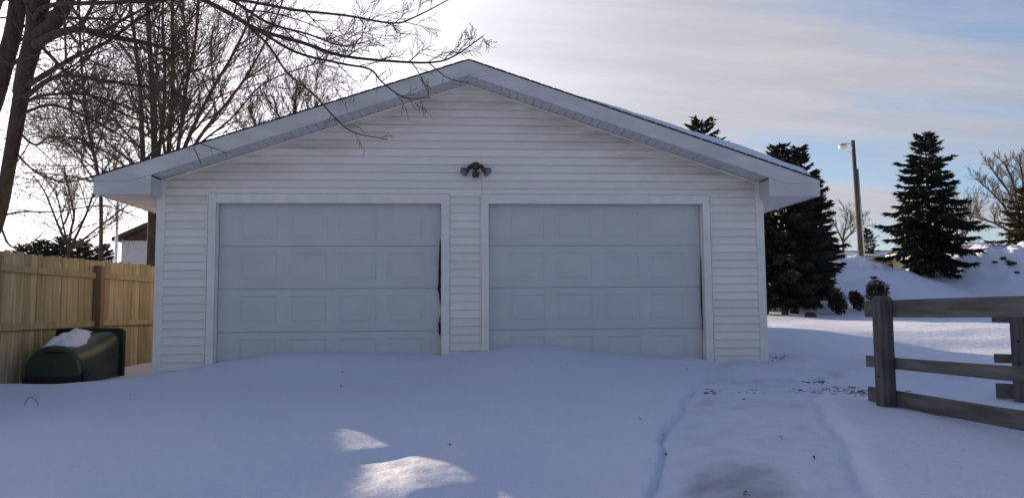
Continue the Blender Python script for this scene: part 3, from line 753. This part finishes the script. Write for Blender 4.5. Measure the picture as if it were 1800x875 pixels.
D = 62; b = gp(1482, D)
stem_tree('bare_tree', 43, b, [
    ([b-V((0,0,.3)), at(1482,425,D), at(1486,400,D), at(1490,375,D)], .12, .03),
    ([at(1482,425,D), at(1470,400,D), at(1462,385,D)], .08, .03),
    ([at(1482,425,D), at(1500,405,D), at(1512,388,D)], .08, .03)],
    'small distant bare tree seen beside the lamp pole', 'bark', 'twig_tan', .012, 8, 1.8, lev=2)

# ------------------------------------------------------------------ spruces
def spruce(base, H, R, seed, label, matn='needle', name='spruce_tree', dens=1.0, droop=.35, low=.06, gap=.0, lean=0, leader=.09, group=None, detail=1.0, basew=.56):
    r = random.Random(seed); base = V(base)
    T = MB(); C = MB()
    T.tube([base-V((0,0,.3)), base+V((lean*.5,0,H*.5)), base+V((lean,0,H*.97))], [H*.018+.02, H*.011+.01, .006], 7)
    def needle_twig(p, d, L, w):
        q = p+d*L; s_ = d.orthogonal().normalized(); s_.rotate(Matrix.Rotation(r.uniform(0,PI), 3, d)); u = d.cross(s_)
        C.tint = r.random(); mid = p+d*(L*.45)
        b = len(C.v)
        C.v += [tuple(p), tuple(mid+s_*w), tuple(q), tuple(mid-s_*w), tuple(mid+u*w), tuple(mid-u*w)]
        C.face((b,b+1,b+2,b+3)); C.face((b,b+4,b+2,b+5))
    nb = int((46+17*H)*dens); ga = 2.399
    for k in range(nb):
        zf_ = low+(.985-low)*((k+r.random()*.9)/nb)**1.0
        z = H*zf_; f = 1-zf_
        if r.random() < gap: continue
        az = k*ga+r.uniform(-.4,.4)
        Lb = R*(f**.80*.98+leader*.5)*min(1, basew+zf_*2.0)*r.choice((.50,.70,.84,.95,1.0,1.0,1.15,1.36))
        o = base+V((lean*zf_, 0, z)); hd = V((math.cos(az), math.sin(az), 0))
        rise = .75*(1-f)**2.5+.04; dr = droop*(f**.6)*r.uniform(.8,1.25)
        seg = 6; pts = []
        for s_ in range(seg+1):
            u = s_/seg
            pts.append(o+hd*(Lb*u)+V((0,0,Lb*(rise*u-dr*1.5*u*u+dr*.95*u**3.4))))
        C.tint = .1; C.tube(pts, [.010+.014*f*(1-u/seg) for u in range(seg+1)], 3, False)
        nt_ = max(5, int(Lb*17*detail*dens)); sd = V((-hd.y, hd.x, 0))
        for j in range(nt_):
            u = .08+.92*(j+r.random())/nt_; x = u*seg; ii = min(seg-1, int(x)); p = pts[ii].lerp(pts[ii+1], x-ii)
            d0 = (pts[ii+1]-pts[ii]).normalized()
            Lt = (.26*(1.05-u)*Lb+.09+.04*R)*r.uniform(.6,1.2)
            for sg in (-1, 1):
                d = (d0*r.uniform(.5,1.1)+sd*sg*r.uniform(.35,1.0)+V((0,0,r.uniform(-.9,.10)*(f*.9+.2)))).normalized()
                q = p; m_ = max(1, int(Lt/.15))
                for w in range(m_):
                    needle_twig(q, d, Lt/m_*1.35, .026*r.uniform(.8,1.5)/detail**.5)
                    if r.random() < .8:
                        d2 = (d+V((r.uniform(-.8,.8),r.uniform(-.8,.8),r.uniform(-1.0,.2)))).normalized()
                        needle_twig(q, d2, .14*r.uniform(.7,1.3), .021*r.uniform(.8,1.4)/detail**.5)
                    q = q+d*(Lt/m_); d = (d+V((0,0,-.12))).normalized()
        needle_twig(pts[-2], (pts[-1]-pts[-2]).normalized(), Lb*.22+.08, .028)
    needle_twig(base+V((lean,0,H*.95)), V((.05,0,1)), H*.05, .02)
    for i in range(10):
        a = r.uniform(0,6.28); needle_twig(base+V((lean,0,H*r.uniform(.88,.97))), V((math.cos(a)*.7,math.sin(a)*.7,.8)).normalized(), H*.03+.08, .025)
    root = empty(name, base, label, 'tree', group)
    T.build('trunk', M['bark'], root); C.build('crown', M[matn], root)
    return root
def sp_at(px, py_top, t, R, seed, label, **kw):
    g = gp(px, t); top = at(px, py_top, t); return spruce(g, top.z-g.z, R, seed, label, **kw)
sp_at(1636, 232, 27.5, 1.95, 51, 'tall dark spruce standing alone between the two snow banks', detail=1.2, gap=.14, droop=.58, dens=1.3, basew=.36)
sp_at(1376, 250, 20.5, 1.45, 52, 'dense dark spruce close behind the right corner of the garage', detail=1.15, gap=.06, dens=1.3)
sp_at(1412, 256, 22.0, 1.15, 58, 'dark spruce in the middle of the clump behind the garage corner', detail=1.1, gap=.06, dens=1.2, basew=.35)
sp_at(1434, 300, 23.2, .98, 57, 'shorter dark spruce at the right end of the clump behind the garage corner', detail=1.1, gap=.08, dens=1.3, basew=.22)
sp_at(1240, 206, 25.0, 2.3, 53, 'spruce behind the garage with only its tip above the right roof slope', detail=.9, gap=.05)
sp_at(1526, 402, 62.0, 1.7, 54, 'tiny distant spruce between the lamp pole and the tall spruce', detail=.5, dens=.8)
sp_at(1812, 330, 33.0, 2.1, 55, 'brownish sunlit evergreen cut off by the right edge', matn='needle_brown', detail=1.0, name='evergreen_tree')
for i, (px, top, t_, R) in enumerate(((72,424,52,2.6),(108,418,55,3.0),(146,424,50,2.4),(182,430,54,2.2),(40,432,56,2.6))):
    sp_at(px, top, t_, R, 60+i, 'distant dark pine showing over the board fence', matn='pine', name='pine_tree', detail=1.1, dens=.9, low=.15, group='distant pines behind the board fence')

# ------------------------------------------------------------------ shrubs
def shrub(px, py, w_px, h_px, seed, label, lean=0.0, stems=0, leaf=.038, n=900, depth=None, mt='shrub'):
    g = hit(px, py); t_ = (g-CAM).dot(FW); sc = t_/F
    if depth: g = gp(px, depth); sc = depth/F
    w, h = w_px*sc, h_px*sc; r = random.Random(seed)
    root = empty('shrub', g, label, 'shrub')
    T = MB(); C = MB(); z0 = .28*h if stems else 0
    for i in range(max(3, stems)):
        a = r.uniform(0,6.28); T.tube([g+V((math.cos(a)*.05*w,math.sin(a)*.05*w,-.1)), g+V((math.cos(a)*.15*w+lean*h*.3,math.sin(a)*.15*w,h*.35)), g+V((math.cos(a)*.25*w+lean*h*.6,math.sin(a)*.2*w,h*.75))], [.022,.015,.006], 5)
    T.build('stem', M['bark'], root)
    for i in range(n):
        a = r.uniform(0,6.28); q = r.uniform(-1,1); k = r.random()**.4
        sx = math.sqrt(1-q*q)
        zz = z0+(h-z0)*(.5+.5*q*k); lump = 1+.5*noise.noise((math.cos(a)*2+seed, math.sin(a)*2, q*2.2))
        p = g+V((math.cos(a)*sx*k*w*.5*lump+lean*zz, math.sin(a)*sx*k*w*.45*lump, zz*(1+.05*lump)))
        d = V((math.cos(a)*.7+r.uniform(-.5,.5), math.sin(a)*.7+r.uniform(-.5,.5), r.uniform(-.2,1.3))).normalized()
        s_ = d.orthogonal().normalized(); s_.rotate(Matrix.Rotation(r.uniform(0,PI), 3, d)); L = leaf*r.uniform(.8,2.0)
        C.tint = r.random(); C.poly([p, p+d*L*.5+s_*L*.28, p+d*L, p+d*L*.5-s_*L*.28])
    C.build('foliage', M[mt], root)
shrub(1478, 553, 30, 46, 71, 'leaning dark brown shrub, largest of those standing in the snow', -.35, n=2600)
shrub(1512, 546, 22, 34, 72, 'thin leaning shrub between the two larger dark shrubs', -.35, n=1500)
shrub(1542, 532, 36, 38, 73, 'round dark shrub just behind the rail fence post', 0, n=2400)
shrub(1418, 543, 28, 20, 74, 'low brown shrub in snow near the rocks', .1, n=1300)
shrub(1382, 546, 58, 56, 75, 'broad dark shrub on bare stems in front of the dense spruce', 0, 5, n=3200)
shrub(1352, 546, 40, 50, 76, 'dark shrub on bare stems right against the garage corner', 0, 4, n=2400)
def rock(px, py, w, label, seed, group=None, name='rock', mt='rock', flat=.6):
    g = hit(px, py); r = random.Random(seed); m = MB(); n1, n2 = 9, 6; rings = []
    for j in range(1, n2):
        a = PI*j/n2
        ring = []
        for k in range(n1):
            b = 2*PI*k/n1; dv = V((math.sin(a)*math.cos(b), math.sin(a)*math.sin(b), math.cos(a)))
            q = 1+.45*noise.noise(dv*1.4+V((seed,0,0)))+.35*noise.noise(dv*3.3+V((seed,4,0)))
            ring.append(g+V((dv.x*w*q, dv.y*w*.8*q, dv.z*w*flat*q+w*.2)))
        rings.append(ring)
    m.loft(rings); o = m.build(name, M[mt], loc=g); tag(o, label, name.replace('_', ' '), group); return o
rock(1396, 551, .16, 'dark rock poking out of snow, left of the two by the low shrub', 3)
rock(1425, 557, .15, 'dark rock poking out of snow, right of the two by the low shrub', 4)
for i, (px, py, w) in enumerate(((1535,490,.13),(1749,462,.10),(1764,457,.13),(1779,470,.16),(1788,480,.10),(1700,466,.07),(1772,463,.08))):
    rock(px, py, w, 'dark clod of frozen dirt on the ploughed snow bank', 20+i, 'dirt clods on the snow banks', 'dirt_clod', 'soil', .42)

# ------------------------------------------------------------------ lamp on a wooden pole
D = 46.0
pb = gp(1514, D); pt = at(1499, 247, D)
lamp = empty('street_lamp', pb, 'old yard lamp on a tall leaning wooden pole behind the snow bank', 'street lamp')
ax = (pt-pb).normalized()
m = MB(); m.tube([pb-V((0,0,.3)), pb.lerp(pt,.5), pt], [.150,.135,.115], 12); m.build('pole', M['pole'], lamp, smooth=True)
m = MB(); m.tube([pb+V((.15,-.12,0)), pb.lerp(pt,.5)+V((.155,-.10,0)), pb.lerp(pt,.80)+V((.14,-.08,0))], .05, 8); m.build('conduit', M['metal'], lamp, smooth=True)
hd = at(1481, 257, D-.3)
m = MB(); m.tube([at(1498,262,D-.15), at(1494,253,D-.2), at(1488,252,D-.25), hd+V((.05,0,.08))], .035, 8); m.build('arm', M['metal'], lamp)
m = MB(); m.tube([at(1499,274,D-.15), at(1493,266,D-.2), at(1487,267,D-.2)], .014, 5); m.build('bracket_wire', M['metal'], lamp)
m = MB(); lathe(m, hd+V((0,0,.17)), (0,0,-1), [(0,.06),(.05,.12),(.10,.20),(.15,.26)], 16, True); hs = m.build('lamp_hood', M['metal'], lamp)
m = MB(); lathe(m, hd+V((0,0,.02)), (0,0,-1), [(0,.25),(.06,.25),(.14,.22),(.20,.13),(.215,.03)], 16, True); m.build('lamp_bowl', M['lampglass'], lamp, smooth=True)
# ------------------------------------------------------------------ flagpole, houses
g = gp(205, 24); 
fp = empty('flagpole', g, 'thin white pole standing behind the board fence left of the garage', 'pole')
top = at(207, 338, 24); m = MB(); m.tube([g-V((0,0,.2)), g.lerp(top,.5), top], [.055,.05,.04], 10); m.build('shaft', M['white'], fp, smooth=True)
m = MB(); lathe(m, top, (0,0,1), [(0,.03),(.03,.055),(.06,.055),(.09,.03)], 10); m.build('finial', M['white'], fp)

def house(name, label, cx, t, wpx, pw, ptop, roofpeak, dep, wall, roof, gable=True):
    pass
D = 30
hr = empty('house', gp(250, D), 'white house with brown gable roof half hidden behind the fence and trunk', 'house')
def hb(x0px, x1px, ztop_px, d0, d1):
    a = at(x0px, ztop_px, d0); b = at(x1px, ztop_px, d0); return a, b
a = at(214, 421, D); b = at(312, 421, D); zt = a.z; z0 = ground(a.x, a.y)-.5; dv = FW.copy(); dv.z = 0; dv.normalize(); rv = V((dv.y,-dv.x,0))
def hp(u, v, z): p = V((a.x,a.y,0))+rv*u+dv*v; return V((p.x,p.y,z))
W_ = (b-a).length; Dp = 7
m = MB(); m.hexa([hp(0,0,z0),hp(W_,0,z0),hp(W_,Dp,z0),hp(0,Dp,z0),hp(0,0,zt),hp(W_,0,zt),hp(W_,Dp,zt),hp(0,Dp,zt)]); m.build('wall', M['housewall'], hr)
pk = at(263, 398, D).z
m = MB(); m.loft([[hp(-.25,-.3,zt-.08),hp(W_/2,-.3,pk),hp(W_+.25,-.3,zt-.08),hp(W_+.25,-.3,zt+.06),hp(W_/2,-.3,pk+.14),hp(-.25,-.3,zt+.06)],[hp(-.25,Dp+.3,zt-.08),hp(W_/2,Dp+.3,pk),hp(W_+.25,Dp+.3,zt-.08),hp(W_+.25,Dp+.3,zt+.06),hp(W_/2,Dp+.3,pk+.14),hp(-.25,Dp+.3,zt+.06)]])
m.loft([[hp(0.02,-.01,zt-.05),hp(W_-.02,-.01,zt-.05),hp(W_/2,-.01,pk)],[hp(.02,.2,zt-.05),hp(W_-.02,.2,zt-.05),hp(W_/2,.2,pk)]])
m.build('roof', M['houseroof'], hr)
m = MB(); m.obox(hp(W_*.70,-.02,zt-.75), rv*.4, dv*.02, (0,0,.45)); m.build('window', M['window'], hr)

def low_building(label, D, x0, x1, ptop, pfas, pwall, wall):
    root = empty('low_building', gp((x0+x1)/2, D), label, 'building')
    a = at(x0, pfas, D); b = at(x1, pfas, D)
    o = V((a.x,a.y,0)); W = (b-a).length; zf = a.z; zr = at(x0, ptop, D).z; zw = at(x0, pwall, D).z
    def q(u, v, z): p = o+rv*u+dv*v; return V((p.x,p.y,z))
    z0 = ground(a.x,a.y)-.3; Dp = 7.5
    m = MB(); m.hexa([q(.4,.4,z0),q(W-.4,.4,z0),q(W-.4,Dp,z0),q(.4,Dp,z0),q(.4,.4,zw),q(W-.4,.4,zw),q(W-.4,Dp,zw),q(.4,Dp,zw)]); m.build('wall', M[wall], root)
    m = MB(); m.hexa([q(0,0,zw+.002),q(W,0,zw+.002),q(W,Dp+.4,zw+.002),q(0,Dp+.4,zw+.002),q(0,0,zf),q(W,0,zf),q(W,Dp+.4,zf),q(0,Dp+.4,zf)]); m.build('fascia', M['fascia'], root)
    m = MB(); m.loft([[q(-.1,-.1,zf+.002),q(-.1,Dp/2,zr),q(-.1,Dp+.5,zf+.002)],[q(W+.1,-.1,zf+.002),q(W+.1,Dp/2,zr),q(W+.1,Dp+.5,zf+.002)]]); rf = m.build('roof', M['darkroof'], root)
    m = MB(); r = random.Random(int(D)); k = 22; ra, rb = [], []
    for i in range(k+1):
        u = W*i/k; v0 = .12+.15*r.random(); v1 = Dp/2*(.62+.18*r.random())
        f = lambda v: zf+(zr-zf)*v/(Dp/2)+.05
        ra.append(q(u,v0,f(v0))); rb.append(q(u,v1,f(v1)))
    m.loft([ra, rb], False, False); m.build('snow_cover', M['snow_cap'], rf)
    for i in range(3):
        u = W*(.2+.3*i); m = MB(); m.obox(q(u,.385,zw-.9), rv*.5, dv*.02, (0,0,.45)); m.build('window', M['window'], root)
    m = MB(); m.obox(q(W*.35,Dp/2,zr+.15), rv*.2, dv*.2, (0,0,.3)); m.build('chimney', M['darkroof'], rf)
    return root
low_building('low tan building with snow on its roof behind the right snow bank', 52, 1655, 1790, 419, 434, 438, 'tan')
low_building('low dark-roofed building with patchy snow behind the lamp pole', 60, 1452, 1606, 435, 452, 455, 'tan')

# ------------------------------------------------------------------ litter on the snow
m = MB(); r = random.Random(77)
def clump(p, w):
    n1 = 6; rings = []
    for j, (rr, zz) in enumerate(((1.0,-.5),(.9,.05),(.45,.3))):
        rings.append([p+V((math.cos(6.28*k/n1)*rr*w*r.uniform(.5,1.3)*1.5, math.sin(6.28*k/n1)*rr*w*r.uniform(.5,1.3), zz*w*r.uniform(.5,1.1))) for k in range(n1)])
    m.loft(rings)
spots = [(1440,672,30,3,12),(1470,686,45,6,34),(1510,690,26,5,34),(1545,688,14,5,12),(1590,690,14,3,8),(1250,690,14,5,14),(1372,628,16,4,20),(1400,686,30,4,8),(1330,688,26,4,6),(1310,702,4,2,2),(1498,682,16,3,12),(1350,636,10,3,6)]
for cx, cy, sx, sy, n in spots:
    for i in range(int(n*2.6)): clump(hit(r.gauss(cx, sx*.55), r.gauss(cy, sy*.55), 5), .004+.014*r.random()**2)
o = m.build('bare_soil', M['soil'], kind='stuff'); tag(o, 'dark crumbs of bare soil showing through the trodden snow', 'soil')
def leaf(px, py, sz, seed, label, group='bits of dead leaf scattered on the snow'):
    g = hit(px, py); r = random.Random(seed); a = r.uniform(0,6.28); d = V((math.cos(a),math.sin(a),.25)); s_ = V((-math.sin(a),math.cos(a),.1)); m = MB()
    g2 = g+V((0,0,.006))
    m.poly([g2-d*sz, g2-d*sz*.2+s_*sz*.5+V((0,0,.01)), g2+d*sz, g2+V((0,0,.014)), g2-d*sz*.1-s_*sz*.45])
    o = m.build('dead_leaf', M['leaf'], loc=g); tag(o, label, 'leaf', group)
for i, (px, py, sz) in enumerate(((600,680,.018),(602,655,.012),(1124,738,.016),(988,647,.014),(790,784,.014),(1310,870,.024),(1372,771,.016),(1431,806,.016),(229,695,.014),(178,692,.012),(1207,650,.012),(1170,803,.014))):
    leaf(px, py, sz, 90+i, 'small dark scrap of dead leaf lying on the snow')
g0, g1 = hit(40,712), hit(70,713); mid = (g0+g1)/2+V((0,0,.075))
m = MB(); m.tube([g0-V((0,0,.03)), g0.lerp(mid,.6)+V((0,0,.02)), mid, g1.lerp(mid,.5)+V((0,0,.018)), g1-V((0,0,.03))], [.003,.0035,.003,.003,.002], 5)
o = m.build('dry_stem', M['leaf'], loc=g0); tag(o, 'thin dry plant stem arching out of the snow at lower left', 'plant stem')

# ------------------------------------------------------------------ sun, sky, camera
sun = bpy.data.lights.new('sun', 'SUN'); sun.energy = 11.0; sun.angle = math.radians(.5); sun.color = (1.0,.82,.58)
so = bpy.data.objects.new('sun', sun); COL.objects.link(so); so.rotation_euler = SUN_DIR.to_track_quat('Z', 'Y').to_euler(); so.location = (-20,20,20)

w = bpy.data.worlds.new('World'); S.world = w; w.use_nodes = True
nt = w.node_tree; L = nt.links.new; nt.nodes.clear()
out = N(nt, 'ShaderNodeOutputWorld'); bg = N(nt, 'ShaderNodeBackground'); L(bg.outputs[0], out.inputs[0])
sky = N(nt, 'ShaderNodeTexSky', sky_type='NISHITA', sun_disc=False, sun_elevation=SUN_EL, sun_rotation=-SUN_AZ)
sky.air_density = 1.0; sky.dust_density = .7; sky.ozone_density = 3.0; sky.altitude = 200
tc = N(nt, 'ShaderNodeTexCoord')
sp = N(nt, 'ShaderNodeSeparateXYZ'); L(tc.outputs['Generated'], sp.inputs[0])
zc = N(nt, 'ShaderNodeMath', operation='MAXIMUM'); zc.inputs[1].default_value = 0.0; L(sp.outputs['Z'], zc.inputs[0])
za = N(nt, 'ShaderNodeMath', operation='ADD'); za.inputs[1].default_value = .16; L(zc.outputs[0], za.inputs[0])
inv = N(nt, 'ShaderNodeMath', operation='DIVIDE'); inv.inputs[0].default_value = 1.0; L(za.outputs[0], inv.inputs[1])
pl = N(nt, 'ShaderNodeVectorMath', operation='SCALE'); L(tc.outputs['Generated'], pl.inputs[0]); L(inv.outputs[0], pl.inputs['Scale'])
mp = N(nt, 'ShaderNodeMapping'); mp.inputs['Rotation'].default_value = (0,0,math.radians(-24)); mp.inputs['Scale'].default_value = (.42,1.7,0.0); mp.inputs['Location'].default_value = (3.3,1.2,0)
L(pl.outputs[0], mp.inputs['Vector'])
n1 = N(nt, 'ShaderNodeTexNoise', Scale=1.15, Detail=9.0, Roughness=.55, Distortion=.35); L(mp.outputs[0], n1.inputs['Vector'])
dt = N(nt, 'ShaderNodeVectorMath', operation='DOT_PRODUCT'); dt.inputs[1].default_value = SUN_DIR; L(tc.outputs['Generated'], dt.inputs[0])
# cloud cover: thick towards the sun, thinner to the right
cov = N(nt, 'ShaderNodeMapRange'); cov.inputs['From Min'].default_value = .2; cov.inputs['From Max'].default_value = 1.0; cov.inputs['To Min'].default_value = -.03; cov.inputs['To Max'].default_value = .42
L(dt.outputs['Value'], cov.inputs['Value'])
hz = N(nt, 'ShaderNodeMapRange'); hz.inputs['From Min'].default_value = .06; hz.inputs['From Max'].default_value = .20; hz.inputs['To Min'].default_value = -.18; hz.inputs['To Max'].default_value = 0.0; L(sp.outputs['Z'], hz.inputs['Value'])
s1 = N(nt, 'ShaderNodeMath', operation='ADD'); L(n1.outputs[0], s1.inputs[0]); L(cov.outputs[0], s1.inputs[1])
s2 = N(nt, 'ShaderNodeMath', operation='ADD'); L(s1.outputs[0], s2.inputs[0]); L(hz.outputs[0], s2.inputs[1])
cf = N(nt, 'ShaderNodeMapRange', interpolation_type='SMOOTHSTEP'); cf.inputs['From Min'].default_value = .20; cf.inputs['From Max'].default_value = .70; cf.inputs['To Max'].default_value = .93; L(s2.outputs[0], cf.inputs['Value'])
# cloud brightness: forward scattering glow about the sun
gl = N(nt, 'ShaderNodeMapRange'); gl.inputs['From Min'].default_value = .55; gl.inputs['From Max'].default_value = 1.0; L(dt.outputs['Value'], gl.inputs['Value'])
gp_ = N(nt, 'ShaderNodeMath', operation='POWER'); gp_.inputs[1].default_value = 2.2; L(gl.outputs[0], gp_.inputs[0])
cb = N(nt, 'ShaderNodeMath', operation='MULTIPLY_ADD'); cb.inputs[1].default_value = 15.0; cb.inputs[2].default_value = 6.2; L(gp_.outputs[0], cb.inputs[0])
bk = N(nt, 'ShaderNodeMapRange'); bk.inputs['From Min'].default_value = -.5; bk.inputs['From Max'].default_value = .55; bk.inputs['To Min'].default_value = .46; bk.inputs['To Max'].default_value = 1.0; L(dt.outputs['Value'], bk.inputs['Value'])
cb2 = N(nt, 'ShaderNodeMath', operation='MULTIPLY'); L(cb.outputs[0], cb2.inputs[0]); L(bk.outputs[0], cb2.inputs[1])
n2 = N(nt, 'ShaderNodeTexNoise', Scale=3.5, Detail=8.0, Roughness=.6); L(mp.outputs[0], n2.inputs['Vector'])
nr = N(nt, 'ShaderNodeMapRange'); nr.inputs['To Min'].default_value = .80; nr.inputs['To Max'].default_value = 1.22; L(n2.outputs[0], nr.inputs['Value'])
cb3 = N(nt, 'ShaderNodeMath', operation='MULTIPLY'); L(cb2.outputs[0], cb3.inputs[0]); L(nr.outputs[0], cb3.inputs[1])
ze = N(nt, 'ShaderNodeMapRange', interpolation_type='SMOOTHSTEP'); ze.inputs['From Min'].default_value = .42; ze.inputs['From Max'].default_value = .85; ze.inputs['To Min'].default_value = 1.0; ze.inputs['To Max'].default_value = .30; L(sp.outputs['Z'], ze.inputs['Value'])
cf2 = N(nt, 'ShaderNodeMath', operation='MULTIPLY'); L(cf.outputs[0], cf2.inputs[0]); L(ze.outputs[0], cf2.inputs[1])
cc = N(nt, 'ShaderNodeVectorMath', operation='SCALE'); cc.inputs[0].default_value = (1.0,.975,1.02); L(cb3.outputs[0], cc.inputs['Scale'])
mx = N(nt, 'ShaderNodeMix', data_type='RGBA'); L(cf2.outputs[0], mx.inputs['Factor']); sk = N(nt, 'ShaderNodeVectorMath', operation='MULTIPLY'); sk.inputs[1].default_value = (1.9,1.95,2.15); L(sky.outputs[0], sk.inputs[0]); L(sk.outputs[0], mx.inputs['A']); L(cc.outputs[0], mx.inputs['B'])
L(mx.outputs['Result'], bg.inputs['Color']); bg.inputs['Strength'].default_value = .097

cam = bpy.data.cameras.new('camera'); co = bpy.data.objects.new('camera', cam); COL.objects.link(co)
mw = Matrix((( R2.x, U2.x, -FW.x, CAM.x), (R2.y, U2.y, -FW.y, CAM.y), (R2.z, U2.z, -FW.z, CAM.z), (0,0,0,1)))
co.matrix_world = mw
cam.sensor_fit = 'HORIZONTAL'; cam.sensor_width = 36; cam.lens = F/1800*36; cam.clip_end = 3000; cam.clip_start = .05
S.camera = co
S.view_settings.view_transform = 'Standard'; S.view_settings.look = 'None'; S.view_settings.exposure = 0; S.view_settings.gamma = 1
S.cycles.max_bounces = 8; S.cycles.diffuse_bounces = 4
